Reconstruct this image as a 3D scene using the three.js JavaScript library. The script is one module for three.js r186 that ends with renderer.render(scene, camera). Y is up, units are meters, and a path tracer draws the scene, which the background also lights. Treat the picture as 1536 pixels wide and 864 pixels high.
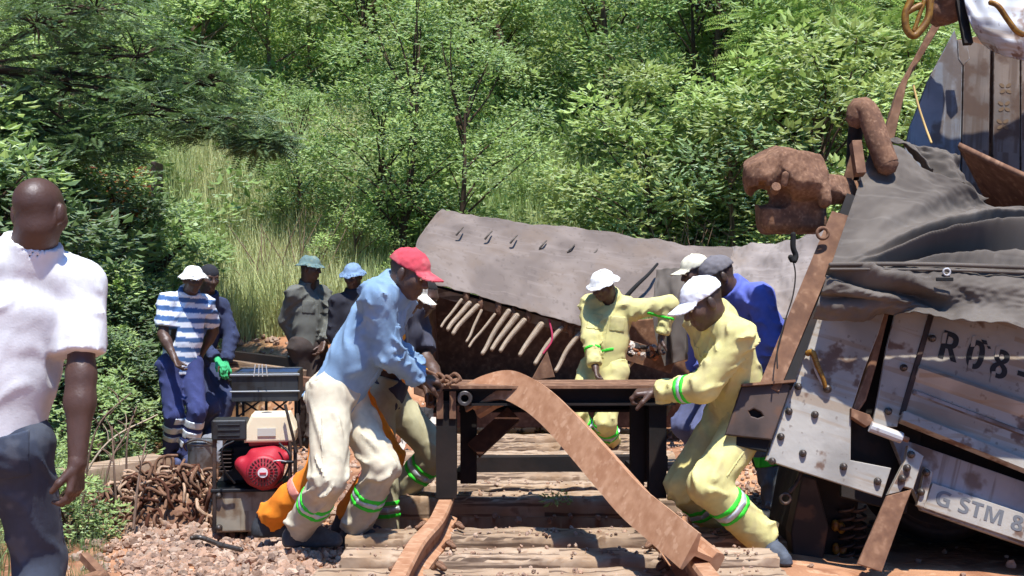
import * as THREE from 'three';
import { Sky } from 'three/addons/objects/Sky.js';
import { mergeGeometries, toCreasedNormals } from 'three/addons/utils/BufferGeometryUtils.js';
import { RoundedBoxGeometry } from 'three/addons/geometries/RoundedBoxGeometry.js';
import { FontLoader } from 'three/addons/loaders/FontLoader.js';
import { TextGeometry } from 'three/addons/geometries/TextGeometry.js';
import { createNoise3D } from 'simplex-noise';

// ---------- camera, sky, sun, exposure ----------
const FOC = 1700, EYE = 1.4;                       // focal length in photo pixels, eye height in metres
const scene = new THREE.Scene();
const camera = new THREE.PerspectiveCamera(2 * Math.atan(432 / FOC) * 180 / Math.PI, 1536 / 864, 0.1, 400);
camera.position.set(0, EYE, 0);
camera.lookAt(0, EYE, -10);
const sunDir = new THREE.Vector3(0.10, 1, 0.36).normalize();
const sky = new Sky();
sky.scale.setScalar(300);
sky.name = 'sky';
sky.userData = { kind: 'structure', label: 'clear pale blue midday sky', category: 'sky' };
const su = sky.material.uniforms;
su.sunPosition.value.copy(sunDir);
su.turbidity.value = 8; su.rayleigh.value = 0.28; su.mieCoefficient.value = 0.005;
if (su.cloudCoverage) su.cloudCoverage.value = 0;
scene.add(sky);
scene.environmentIntensity = 0.27;
const sun = new THREE.DirectionalLight(new THREE.Color(1, 0.95, 0.86), 5);
sun.name = 'sun';
sun.position.copy(sunDir).multiplyScalar(60).add(new THREE.Vector3(0, 0, -12));
sun.target.position.set(0, 0, -12);
sun.castShadow = true;
sun.shadow.mapSize.set(4096, 4096);
Object.assign(sun.shadow.camera, { left: -30, right: 30, top: 30, bottom: -30, near: 1, far: 140 });
sun.shadow.radius = 1.5;
scene.add(sun, sun.target);
const renderer = new THREE.WebGLRenderer({ antialias: true });
renderer.toneMapping = THREE.LinearToneMapping;
renderer.toneMappingExposure = 1.6;
renderer.shadowMap.enabled = true;
// ---------- helpers ----------
const V3 = (x, y, z) => new THREE.Vector3(x, y, z);
const P = (u, v, d) => V3((u - 768) * d / FOC, EYE + (432 - v) * d / FOC, -d);      // a point at depth d metres
function rng(seed) { let s = seed >>> 0; return () => { s = (s + 0x6D2B79F5) | 0; let t = Math.imul(s ^ (s >>> 15), 1 | s); t = (t + Math.imul(t ^ (t >>> 7), 61 | t)) ^ t; return ((t ^ (t >>> 14)) >>> 0) / 4294967296; }; }
const noise3 = createNoise3D(rng(77));
const fbm = (x, y, z, o = 3) => { let s = 0, a = 0.5, f = 1; for (let i = 0; i < o; i++) { s += a * noise3(x * f, y * f, z * f); a *= 0.5; f *= 2.03; } return s; };
const clamp = (x, a = 0, b = 1) => x < a ? a : x > b ? b : x;
const lerp = (a, b, t) => a + (b - a) * t;
const smooth = (a, b, x) => { const t = clamp((x - a) / (b - a)); return t * t * (3 - 2 * t); };
const taken = new Map();
function numbered(n) { const k = taken.get(n) || 0; taken.set(n, k + 1); return k ? n + '_' + String(k).padStart(3, '0') : n; }
function tag(o, label, category, group, kind) { o.userData.label = label; o.userData.category = category; if (group) o.userData.group = group; if (kind) o.userData.kind = kind; return o; }
function mesh(name, g, m, parent) { const o = new THREE.Mesh(g, m); o.name = name; o.castShadow = o.receiveShadow = true; if (parent) parent.add(o); return o; }
function thing(name, label, category, group) { const o = new THREE.Group(); o.name = numbered(name); scene.add(o); return tag(o, label, category, group); }
function single(name, g, m, label, category, group) { const o = mesh(numbered(name), g, m, scene); return tag(o, label, category, group); }
function structure(name, g, m, label) { const o = mesh(numbered(name), g, m, scene); o.userData.kind = 'structure'; if (label) o.userData.label = label; return o; }
// periodic value noise for tileable textures
function tileNoise(seed, per) { const r = rng(seed), a = new Float32Array(per * per); for (let i = 0; i < a.length; i++) a[i] = r(); return (x, y) => { const xi = Math.floor(x), yi = Math.floor(y), fx = x - xi, fy = y - yi, sx = fx * fx * (3 - 2 * fx), sy = fy * fy * (3 - 2 * fy), X = ((xi % per) + per) % per, Y = ((yi % per) + per) % per, X1 = (X + 1) % per, Y1 = (Y + 1) % per; return lerp(lerp(a[Y * per + X], a[Y * per + X1], sx), lerp(a[Y1 * per + X], a[Y1 * per + X1], sx), sy); }; }
function tileFbm(seed, base, oct, ax = 1, ay = 1) { const ns = []; for (let i = 0; i < oct; i++) { const per = base << i; ns.push([tileNoise(seed + i * 13, per * Math.max(ax, ay)), per]); } return (u, v) => { let s = 0, a = 0.5, t = 0; for (const [n, p] of ns) { s += a * n(u * p * ax, v * p * ay); t += a; a *= 0.5; } return s / t; }; }
function dataTex(n, fn, srgb = true, rep = 1) { const a = new Uint8Array(n * n * 4); for (let j = 0; j < n; j++) for (let i = 0; i < n; i++) { const c = fn(i / n, j / n), k = (j * n + i) * 4; a[k] = clamp(c[0]) * 255; a[k + 1] = clamp(c[1]) * 255; a[k + 2] = clamp(c[2]) * 255; a[k + 3] = 255; } const t = new THREE.DataTexture(a, n, n); t.wrapS = t.wrapT = THREE.RepeatWrapping; t.magFilter = THREE.LinearFilter; t.minFilter = THREE.LinearMipmapLinearFilter; t.generateMipmaps = true; if (srgb) t.colorSpace = THREE.SRGBColorSpace; t.repeat.set(rep, rep); t.needsUpdate = true; return t; }
const mix3 = (a, b, t) => [lerp(a[0], b[0], t), lerp(a[1], b[1], t), lerp(a[2], b[2], t)];
const hex = h => [(h >> 16 & 255) / 255, (h >> 8 & 255) / 255, (h & 255) / 255];
const lin = h => { const c = new THREE.Color(h); return [c.r, c.g, c.b]; };
function mat(color, rough = 0.8, metal = 0, o = {}) { return new THREE.MeshStandardMaterial({ color, roughness: rough, metalness: metal, side: THREE.DoubleSide, ...o }); }
// uv in metres by the dominant axis of each face (non-indexed result)
function boxUV(g, s = 1) { if (g.index) g = g.toNonIndexed(); const p = g.attributes.position, n = p.count, uv = new Float32Array(n * 2), a = V3(), b = V3(), c = V3(); for (let i = 0; i < n; i += 3) { a.fromBufferAttribute(p, i); b.fromBufferAttribute(p, i + 1); c.fromBufferAttribute(p, i + 2); const nx = b.clone().sub(a).cross(c.clone().sub(a)); const x = Math.abs(nx.x), y = Math.abs(nx.y), z = Math.abs(nx.z); for (let k = 0; k < 3; k++) { const q = [a, b, c][k]; const [U, W] = x > y && x > z ? [q.z, q.y] : y > z ? [q.x, q.z] : [q.x, q.y]; uv[(i + k) * 2] = U * s; uv[(i + k) * 2 + 1] = W * s; } } g.setAttribute('uv', new THREE.BufferAttribute(uv, 2)); return g; }
function merge(list) { const l = list.map(g => { g = g.index ? g.toNonIndexed() : g; for (const k of Object.keys(g.attributes)) if (!['position', 'normal', 'uv', 'color'].includes(k)) g.deleteAttribute(k); return g; }); const all = ['position', 'normal', 'uv', 'color'].filter(k => l.every(g => g.attributes[k])); for (const g of l) for (const k of Object.keys(g.attributes)) if (!all.includes(k)) g.deleteAttribute(k); return mergeGeometries(l); }
function box(w, h, d, r = 0.006) { const g = new RoundedBoxGeometry(w, h, d, 1, Math.min(r, w / 2.2, h / 2.2, d / 2.2)); return boxUV(g); }
function rough(g, amp, f, seed = 0) { const p = g.attributes.position; for (let i = 0; i < p.count; i++) { const x = p.getX(i), y = p.getY(i), z = p.getZ(i); p.setXYZ(i, x + amp * noise3(x * f + seed, y * f, z * f), y + amp * noise3(x * f, y * f + seed + 9, z * f), z + amp * noise3(x * f, y * f, z * f + seed + 21)); } g.computeVertexNormals(); return g; }
// basis matrix from three axes and an origin
function basis(x, y, z, o) { return new THREE.Matrix4().makeBasis(x, y, z).setPosition(o); }
// bar with a section polygon swept between two points (section x = side, y = up)
function bar(a, b, section, up = V3(0, 1, 0)) { const t = b.clone().sub(a), L = t.length(); t.normalize(); const side = V3().crossVectors(t, up).normalize(), u = V3().crossVectors(side, t); const sh = new THREE.Shape(section.map(q => new THREE.Vector2(q[0], q[1]))); const g = new THREE.ExtrudeGeometry(sh, { depth: L, bevelEnabled: true, bevelThickness: 0.003, bevelSize: 0.003, bevelSegments: 1, bevelOffset: -0.003 }); g.applyMatrix4(basis(side, u, t.clone(), a)); if (side.clone().cross(u).dot(t) < 0) flip(g); return boxUV(g); }
function flip(g) { const p = g.attributes.position; for (let i = 0; i < p.count; i += 3) { const a = [p.getX(i), p.getY(i), p.getZ(i)]; p.setXYZ(i, p.getX(i + 1), p.getY(i + 1), p.getZ(i + 1)); p.setXYZ(i + 1, ...a); } g.computeVertexNormals(); return g; }
const rect = (w, h) => [[-w / 2, -h / 2], [w / 2, -h / 2], [w / 2, h / 2], [-w / 2, h / 2]];
const iSec = (w, h, t) => [[-w / 2, -h / 2], [w / 2, -h / 2], [w / 2, -h / 2 + t], [t / 2, -h / 2 + t], [t / 2, h / 2 - t], [w / 2, h / 2 - t], [w / 2, h / 2], [-w / 2, h / 2], [-w / 2, h / 2 - t], [-t / 2, h / 2 - t], [-t / 2, -h / 2 + t], [-w / 2, -h / 2 + t]];
const cSec = (w, h, t) => [[-w / 2, -h / 2], [w / 2, -h / 2], [w / 2, -h / 2 + t], [-w / 2 + t, -h / 2 + t], [-w / 2 + t, h / 2 - t], [w / 2, h / 2 - t], [w / 2, h / 2], [-w / 2, h / 2]];
const railSec = [[-0.055, 0], [0.055, 0], [0.055, 0.012], [0.014, 0.03], [0.012, 0.075], [0.036, 0.088], [0.04, 0.12], [0.032, 0.133], [-0.032, 0.133], [-0.04, 0.12], [-0.036, 0.088], [-0.012, 0.075], [-0.014, 0.03], [-0.055, 0.012]];
// section swept along a polyline; sideAt(i) gives the direction of section x
function sweep(pts, section, side) { const n = pts.length, m = section.length, pos = [], uv = [], ix = []; let acc = 0; const per = [0]; for (let j = 0; j < m; j++) { const a = section[j], b = section[(j + 1) % m]; per.push(per[j] + Math.hypot(b[0] - a[0], b[1] - a[1])); } const rows = []; for (let i = 0; i < n; i++) { const t = pts[Math.min(i + 1, n - 1)].clone().sub(pts[Math.max(i - 1, 0)]).normalize(); let s = (typeof side === 'function' ? side(i / (n - 1)) : side).clone(); s.addScaledVector(t, -s.dot(t)).normalize(); const u = V3().crossVectors(s, t).normalize(); if (i) acc += pts[i].distanceTo(pts[i - 1]); rows.push(section.map(q => pts[i].clone().addScaledVector(s, q[0]).addScaledVector(u, -q[1]))); for (let j = 0; j < m; j++) { } rows[i].acc = acc; } for (let i = 0; i < n - 1; i++) for (let j = 0; j < m; j++) { const k = (j + 1) % m, q = [rows[i][j], rows[i][k], rows[i + 1][k], rows[i + 1][j]], w = [[rows[i].acc, per[j]], [rows[i].acc, per[j + 1]], [rows[i + 1].acc, per[j + 1]], [rows[i + 1].acc, per[j]]]; for (const e of [0, 1, 2, 0, 2, 3]) { pos.push(q[e].x, q[e].y, q[e].z); uv.push(w[e][0], w[e][1]); } } const tri = THREE.ShapeUtils.triangulateShape(section.map(q => new THREE.Vector2(q[0], q[1])), []); for (const [r, f] of [[rows[0], 0], [rows[n - 1], 1]]) for (const t of tri) for (const e of f ? [t[0], t[1], t[2]] : [t[2], t[1], t[0]]) { pos.push(r[e].x, r[e].y, r[e].z); uv.push(section[e][0], section[e][1]); } const g = new THREE.BufferGeometry(); g.setAttribute('position', new THREE.Float32BufferAttribute(pos, 3)); g.setAttribute('uv', new THREE.Float32BufferAttribute(uv, 2)); g.computeVertexNormals(); return toCreasedNormals(g, 0.5); }
function curve(pts, n) { return new THREE.CatmullRomCurve3(pts, false, 'centripetal').getPoints(n); }
function tube(pts, r, seg = 24, rad = 7, r2) { const c = new THREE.CatmullRomCurve3(pts, false, 'centripetal'); const g = new THREE.TubeGeometry(c, seg, r, rad, false); if (r2 !== undefined) { const p = g.attributes.position; for (let i = 0; i <= seg; i++) { const q = c.getPointAt(i / seg), k = lerp(1, r2 / r, i / seg); for (let j = 0; j <= rad; j++) { const e = i * (rad + 1) + j; p.setXYZ(e, q.x + (p.getX(e) - q.x) * k, q.y + (p.getY(e) - q.y) * k, q.z + (p.getZ(e) - q.z) * k); } } } const ends = []; for (const [t, s] of [[0, r], [1, r2 ?? r]]) { const e = new THREE.SphereGeometry(s, rad, 4); const q = c.getPointAt(t); e.translate(q.x, q.y, q.z); ends.push(e); } return merge([g, ...ends]); }
// thick sheet through a grid of points, relief(u,v) moves it along its normal (metres)
function sheet(rows, nu, nv, thick, relief) { const R = rows.length, C = rows[0].length; const cr = (a, b, c, d, t) => 0.5 * (2 * b + (c - a) * t + (2 * a - 5 * b + 4 * c - d) * t * t + (3 * b - a - 3 * c + d) * t * t * t); const at = (i, j) => rows[clamp(i, 0, R - 1)][clamp(j, 0, C - 1)]; const ev = (u, v) => { const x = u * (C - 1), y = v * (R - 1), i = Math.min(Math.floor(x), C - 2), j = Math.min(Math.floor(y), R - 2), fx = x - i, fy = y - j, o = []; for (const k of ['x', 'y', 'z']) { const q = []; for (let b = -1; b < 3; b++) q.push(cr(at(j + b, i - 1)[k], at(j + b, i)[k], at(j + b, i + 1)[k], at(j + b, i + 2)[k], fx)); o.push(cr(q[0], q[1], q[2], q[3], fy)); } return V3(...o); }; const top = [], bot = [], uvs = []; for (let j = 0; j <= nv; j++) for (let i = 0; i <= nu; i++) { const u = i / nu, v = j / nv, e = 0.004, p = ev(u, v), du = ev(Math.min(1, u + e), v).sub(ev(Math.max(0, u - e), v)), dv = ev(u, Math.min(1, v + e)).sub(ev(u, Math.max(0, v - e))); const n = dv.cross(du).normalize(); if (relief) p.addScaledVector(n, relief(u, v, p)); top.push(p); bot.push(p.clone().addScaledVector(n, -thick)); uvs.push(u, v); } const N = top.length, pos = []; for (const q of [...top, ...bot]) pos.push(q.x, q.y, q.z); const L = rows[0][0].distanceTo(rows[0][C - 1]), H = rows[0][0].distanceTo(rows[R - 1][0]); const uv = []; for (let k = 0; k < 2; k++) for (let i = 0; i < N; i++) uv.push(uvs[2 * i] * L, uvs[2 * i + 1] * H); const ix = [], W = nu + 1; for (let j = 0; j < nv; j++) for (let i = 0; i < nu; i++) { const a = j * W + i, b = a + 1, c = a + W, d = c + 1; ix.push(a, c, b, b, c, d, a + N, b + N, c + N, b + N, d + N, c + N); } const edge = (a, b) => ix.push(a, b, a + N, b, b + N, a + N); for (let i = 0; i < nu; i++) { edge(i, i + 1); edge(nv * W + i + 1, nv * W + i); } for (let j = 0; j < nv; j++) { edge((j + 1) * W, j * W); edge(j * W + nu, (j + 1) * W + nu); } const g = new THREE.BufferGeometry(); g.setAttribute('position', new THREE.Float32BufferAttribute(pos, 3)); g.setAttribute('uv', new THREE.Float32BufferAttribute(uv, 2)); g.setIndex(ix); g.computeVertexNormals(); return g; }
// plane in the place: outlines are given where they appear and get their own thickness along the plane's normal
class Plane { constructor(o, U, V) { this.o = o; this.U = U.clone().normalize(); this.N = this.U.clone().cross(V).normalize(); this.V = this.N.clone().cross(this.U).normalize(); }
  hit(u, v, off = 0) { const r = P(u, v, 1).sub(camera.position), c = this.o.clone().addScaledVector(this.N, off).sub(camera.position); return camera.position.clone().addScaledVector(r, c.dot(this.N) / r.dot(this.N)); }
  xy(u, v, off = 0) { const q = this.hit(u, v, off).sub(this.o); return new THREE.Vector2(q.dot(this.U), q.dot(this.V)); }
  put(g) { g.applyMatrix4(basis(this.U, this.V, this.N, this.o)); return g; }
  plate(poly, back, front, bevel = 0.004, holes = []) { let pp = poly.map(q => this.xy(q[0], q[1], front)); if (THREE.ShapeUtils.isClockWise(pp)) pp.reverse(); const sh = new THREE.Shape(pp); for (const h of holes) sh.holes.push(new THREE.Path(h.map(q => this.xy(q[0], q[1], front)))); const g = new THREE.ExtrudeGeometry(sh, { depth: front - back - 2 * bevel, bevelEnabled: bevel > 0, bevelThickness: bevel, bevelSize: bevel, bevelOffset: -bevel, bevelSegments: 2, curveSegments: 8 }); g.translate(0, 0, back + bevel); return this.put(g); }
  at(u, v, off = 0) { return this.hit(u, v, off); } }
// ---------- implicit surfaces (naive surface nets) ----------
function isoMesh(f, lo, hi, cell, colour) { const nx = Math.ceil((hi.x - lo.x) / cell) + 2, ny = Math.ceil((hi.y - lo.y) / cell) + 2, nz = Math.ceil((hi.z - lo.z) / cell) + 2; const A = new Float32Array(nx * ny * nz), B = 5, rad = B * cell * 0.9 + cell; const id = (i, j, k) => (k * ny + j) * nx + i; for (let k0 = 0; k0 < nz; k0 += B) for (let j0 = 0; j0 < ny; j0 += B) for (let i0 = 0; i0 < nx; i0 += B) { const c = f(lo.x + (i0 + B / 2) * cell, lo.y + (j0 + B / 2) * cell, lo.z + (k0 + B / 2) * cell); const far = Math.abs(c) > rad * 1.25 + 0.03; const k1 = Math.min(k0 + B, nz), j1 = Math.min(j0 + B, ny), i1 = Math.min(i0 + B, nx); for (let k = k0; k < k1; k++) for (let j = j0; j < j1; j++) for (let i = i0; i < i1; i++) A[id(i, j, k)] = far ? c : f(lo.x + i * cell, lo.y + j * cell, lo.z + k * cell); }
  const vid = new Int32Array(nx * ny * nz).fill(-1), pos = [], col = [], ix = []; const E = [[0, 1], [2, 3], [4, 5], [6, 7], [0, 2], [1, 3], [4, 6], [5, 7], [0, 4], [1, 5], [2, 6], [3, 7]]; const d = new Float32Array(8);
  for (let k = 0; k < nz - 1; k++) for (let j = 0; j < ny - 1; j++) for (let i = 0; i < nx - 1; i++) { let m = 0; for (let c = 0; c < 8; c++) { d[c] = A[id(i + (c & 1), j + (c >> 1 & 1), k + (c >> 2))]; if (d[c] < 0) m |= 1 << c; } if (m === 0 || m === 255) continue; let x = 0, y = 0, z = 0, n = 0; for (const [a, b] of E) { if ((d[a] < 0) === (d[b] < 0)) continue; const t = d[a] / (d[a] - d[b]); x += lerp(a & 1, b & 1, t); y += lerp(a >> 1 & 1, b >> 1 & 1, t); z += lerp(a >> 2, b >> 2, t); n++; } vid[id(i, j, k)] = pos.length / 3; const X = lo.x + (i + x / n) * cell, Y = lo.y + (j + y / n) * cell, Z = lo.z + (k + z / n) * cell; pos.push(X, Y, Z); if (colour) { const c = colour(X, Y, Z); col.push(c[0], c[1], c[2]); } }
  const quad = (a, b, c, e, fl) => { if (a < 0 || b < 0 || c < 0 || e < 0) return; fl ? ix.push(a, b, c, a, c, e) : ix.push(a, c, b, a, e, c); };
  for (let k = 1; k < nz - 1; k++) for (let j = 1; j < ny - 1; j++) for (let i = 1; i < nx - 1; i++) { const s = A[id(i, j, k)] < 0; if (s !== A[id(i + 1, j, k)] < 0) quad(vid[id(i, j - 1, k - 1)], vid[id(i, j, k - 1)], vid[id(i, j, k)], vid[id(i, j - 1, k)], s); if (s !== A[id(i, j + 1, k)] < 0) quad(vid[id(i - 1, j, k - 1)], vid[id(i - 1, j, k)], vid[id(i, j, k)], vid[id(i, j, k - 1)], s); if (s !== A[id(i, j, k + 1)] < 0) quad(vid[id(i - 1, j - 1, k)], vid[id(i, j - 1, k)], vid[id(i, j, k)], vid[id(i - 1, j, k)], s); }
  const g = new THREE.BufferGeometry(); g.setAttribute('position', new THREE.Float32BufferAttribute(pos, 3)); if (colour) g.setAttribute('color', new THREE.Float32BufferAttribute(col, 3)); g.setIndex(ix); g.computeVertexNormals(); return g; }
const smin = (a, b, k) => { const h = Math.max(k - Math.abs(a - b), 0) / k; return Math.min(a, b) - h * h * k * 0.25; };
// tapered bone; o.n,o.k flatten across n; o.cutA / o.cutB end it flat
function bone(a, b, r1, r2, o = {}) { const bx = b.x - a.x, by = b.y - a.y, bz = b.z - a.z, L2 = bx * bx + by * by + bz * bz || 1e-9, L = Math.sqrt(L2), n = o.n, kk = n ? 1 - 1 / o.k : 0, cA = o.cutA, cB = o.cutB; const f = (x, y, z) => { let px = x - a.x, py = y - a.y, pz = z - a.z; const t = (px * bx + py * by + pz * bz) / L2, h = t < 0 ? 0 : t > 1 ? 1 : t; let qx = px - bx * h, qy = py - by * h, qz = pz - bz * h; if (n) { const w = (qx * n.x + qy * n.y + qz * n.z) * kk; qx -= n.x * w; qy -= n.y * w; qz -= n.z * w; } let d = Math.sqrt(qx * qx + qy * qy + qz * qz) - (r1 + (r2 - r1) * h); if (cA !== undefined) d = Math.max(d, -t * L - cA); if (cB !== undefined) d = Math.max(d, (t - 1) * L - cB); return d; }; f.lo = V3(Math.min(a.x, b.x), Math.min(a.y, b.y), Math.min(a.z, b.z)).subScalar(Math.max(r1, r2) * (o.k || 1)); f.hi = V3(Math.max(a.x, b.x), Math.max(a.y, b.y), Math.max(a.z, b.z)).addScalar(Math.max(r1, r2) * (o.k || 1)); return f; }
function union(list, k) { const n = list.length; const f = (x, y, z) => { let d = 1e3; for (let i = 0; i < n; i++) d = smin(d, list[i](x, y, z), k); return d; }; f.lo = V3(1e3, 1e3, 1e3); f.hi = V3(-1e3, -1e3, -1e3); for (const q of list) { if (!q.lo) continue; f.lo.min(q.lo); f.hi.max(q.hi); } return f; }
function solid(f, cell, colour, pad = 0.03) { return isoMesh(f, f.lo.clone().subScalar(pad), f.hi.clone().addScalar(pad), cell, colour); }
const ellip = (c, rx, ry, rz) => { const f = (x, y, z) => { const X = (x - c.x), Y = (y - c.y), Z = (z - c.z), k0 = Math.hypot(X / rx, Y / ry, Z / rz), k1 = Math.hypot(X / rx / rx, Y / ry / ry, Z / rz / rz) || 1e-6; return k0 * (k0 - 1) / k1; }; const m = Math.max(rx, ry, rz); f.lo = c.clone().subScalar(m); f.hi = c.clone().addScalar(m); return f; };
// ---------- materials ----------
const nA = tileFbm(11, 4, 6), nB = tileFbm(23, 8, 5), nC = tileFbm(37, 3, 4), nFine = tileFbm(51, 32, 3), nStreak = tileFbm(63, 2, 5, 1, 16), nStreakV = tileFbm(71, 2, 5, 16, 1), nStr2 = tileFbm(83, 5, 4, 7, 1);
const texRust = dataTex(512, (u, v) => { const a = nA(u, v), b = nB(u, v), f = nFine(u, v); let c = mix3(hex(0x704f3b), hex(0x957055), smooth(0.25, 0.75, 0.5 * a + 0.5 * f)); c = mix3(c, hex(0x553a2b), smooth(0.5, 0.75, b) * 0.4); c = mix3(c, hex(0xb08e74), smooth(0.6, 0.85, f) * 0.4); return c; });
const texBeam = dataTex(512, (u, v) => { const a = 0.2 * nStr2(u, v) + 0.35 * nA(u, v) + 0.45 * nFine(v, u), b = nB(u, v), f = nFine(u, v); let c = mix3(hex(0xa17a5c), hex(0xbd9a7d), smooth(0.25, 0.75, a)); c = mix3(c, hex(0x96684a), smooth(0.6, 0.78, b) * 0.3); c = mix3(c, hex(0xd0b49a), smooth(0.6, 0.8, f) * 0.5); return c; });
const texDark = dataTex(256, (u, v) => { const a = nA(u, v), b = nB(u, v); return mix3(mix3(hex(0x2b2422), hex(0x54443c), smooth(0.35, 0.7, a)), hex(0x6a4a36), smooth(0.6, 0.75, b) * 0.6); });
const texPaint = dataTex(1024, (u, v) => { const a = nA(u, v), b = nB(u, v), f = nFine(u, v), s = nStreak(u, v), w = nC(u, v); let c = mix3(hex(0xb3b3b3), hex(0xcccbc9), smooth(0.3, 0.7, a)); c = mix3(c, hex(0x9a9896), smooth(0.55, 0.75, w) * 0.6); c = mix3(c, hex(0xa88f76), smooth(0.56, 0.74, s) * 0.5); c = mix3(c, hex(0x6b4a38), smooth(0.66, 0.76, b) * 0.75); c = mix3(c, hex(0x7b6f68), smooth(0.74, 0.85, f) * 0.5); return c; });
const texPaintOld = dataTex(512, (u, v) => { const a = nA(u, v), b = nB(u, v), s = nStreakV(u, v); let c = mix3(hex(0x8f9195), hex(0xb4b3b2), smooth(0.3, 0.7, a)); c = mix3(c, hex(0x6d5647), smooth(0.52, 0.7, b) * 0.7); c = mix3(c, hex(0x75665c), smooth(0.5, 0.72, s) * 0.6); return c; });
const texTarp = dataTex(1024, (u, v) => { const a = nA(u, v), b = nC(u, v), f = nFine(u, v), s = nStreak(u, v); let c = mix3(hex(0x8f857f), hex(0xaca29b), smooth(0.3, 0.7, b)); c = mix3(c, hex(0x9a8b7e), smooth(0.5, 0.75, a) * 0.7); c = mix3(c, hex(0xb9b0aa), smooth(0.6, 0.8, s) * 0.4); c = mix3(c, hex(0x7e746d), smooth(0.65, 0.8, f) * 0.4); return c; });
const texTarpDark = dataTex(512, (u, v) => { const a = nA(u, v), b = nC(u, v), s = nStreak(u, v); let c = mix3(hex(0x635b54), hex(0x7b736b), smooth(0.3, 0.7, b)); c = mix3(c, hex(0x8a837c), smooth(0.56, 0.75, a) * 0.5); c = mix3(c, hex(0x8d8780), smooth(0.6, 0.8, s) * 0.4); return c; });
const texWood = dataTex(512, (u, v) => { const s = nStreakV(v, u), b = nB(u, v), a = nA(u, v); let c = mix3(hex(0xab9a88), hex(0xd2c3b1), smooth(0.2, 0.8, 0.3 * s + 0.7 * b)); c = mix3(c, hex(0x7d6450), smooth(0.62, 0.75, b) * 0.6); c = mix3(c, hex(0xb19578), smooth(0.5, 0.7, a) * 0.5); c = mix3(c, hex(0x54443a), smooth(0.60, 0.68, nStreak(u, v)) * 0.65); return c; });
const texSoil = dataTex(1024, (u, v) => { const a = nA(u, v), b = nB(u, v), f = nFine(u, v); let c = mix3(hex(0x94694b), hex(0xc49a78), smooth(0.3, 0.7, a)); c = mix3(c, hex(0x7c5137), smooth(0.55, 0.75, b) * 0.6); c = mix3(c, hex(0xd6b799), smooth(0.62, 0.8, f) * 0.6); return c; });
const bumpFine = dataTex(512, (u, v) => { const f = 0.5 * nFine(u, v) + 0.5 * nB(u, v); return [f, f, f]; }, false);
const bumpWeave = dataTex(256, (u, v) => { const f = 0.5 + 0.2 * Math.sin(u * Math.PI * 2 * 64) * Math.sin(v * Math.PI * 2 * 64) + 0.5 * (nA(u, v) - 0.5); return [f, f, f]; }, false);
const M = {
  rust: mat(0xe9e6e3, 0.9, 0.1, { map: texRust, bumpMap: bumpFine, bumpScale: 0.002 }),
  beam: mat(0xf2e2d6, 0.85, 0.1, { map: texBeam, bumpMap: bumpFine, bumpScale: 0.0015 }),
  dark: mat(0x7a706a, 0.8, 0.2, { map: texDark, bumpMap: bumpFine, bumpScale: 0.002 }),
  steelDark: mat(0xffffff, 0.65, 0.5, { map: texDark }),
  paint: mat(0xc9c2b7, 0.6, 0.1, { map: texPaint, bumpMap: bumpFine, bumpScale: 0.003 }),
  paintOld: mat(0xcfd0d2, 0.75, 0.1, { map: texPaintOld, bumpMap: bumpFine, bumpScale: 0.0015 }),
  paintWhite: mat(0xf4f5f7, 0.6, 0.1, { map: texPaint }),
  tarp: mat(0xb6aea8, 0.95, 0, { map: texTarp, bumpMap: bumpWeave, bumpScale: 0.001 }),
  tarpLight: mat(0xd2cecb, 0.9, 0, { map: texTarp, bumpMap: bumpWeave, bumpScale: 0.001 }),
  tarpDark: mat(0xc9c4be, 0.92, 0, { map: texTarpDark, bumpMap: bumpWeave, bumpScale: 0.001 }),
  wood: mat(0xd8cbbd, 0.9, 0, { map: texWood, bumpMap: bumpFine, bumpScale: 0.004 }),
  woodB: mat(0xc4b5a4, 0.9, 0, { map: texWood, bumpMap: bumpFine, bumpScale: 0.005 }),
  woodC: mat(0xcfc0b0, 0.9, 0, { map: texWood, bumpMap: bumpFine, bumpScale: 0.004 }),
  boardGrey: mat(0xb9bcc2, 0.8, 0.1, { map: texPaintOld, bumpMap: bumpFine, bumpScale: 0.002 }),
  boardBrown: mat(0xa8978a, 0.85, 0.1, { map: texPaintOld, bumpMap: bumpFine, bumpScale: 0.002 }),
  boardDark: mat(0xa8978a, 0.85, 0.1, { map: texPaintOld, bumpMap: bumpFine, bumpScale: 0.002 }),
  rustDark: mat(0x8a7060, 0.9, 0.1, { map: texRust, bumpMap: bumpFine, bumpScale: 0.002 }),
  bolt: mat(0x8b8580, 0.5, 0.6, { map: texPaintOld }),
  black: mat(0x0d0c0c, 0.9, 0),
  blackPaint: mat(0x14161c, 0.7, 0),
  greyPaint: mat(0x5c5e62, 0.7, 0),
  yellow: mat(0xd59a2e, 0.55, 0.1, { map: texPaintOld }),
  pole: mat(0xd8d2c8, 0.8, 0, { map: texWood }),
};
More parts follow.
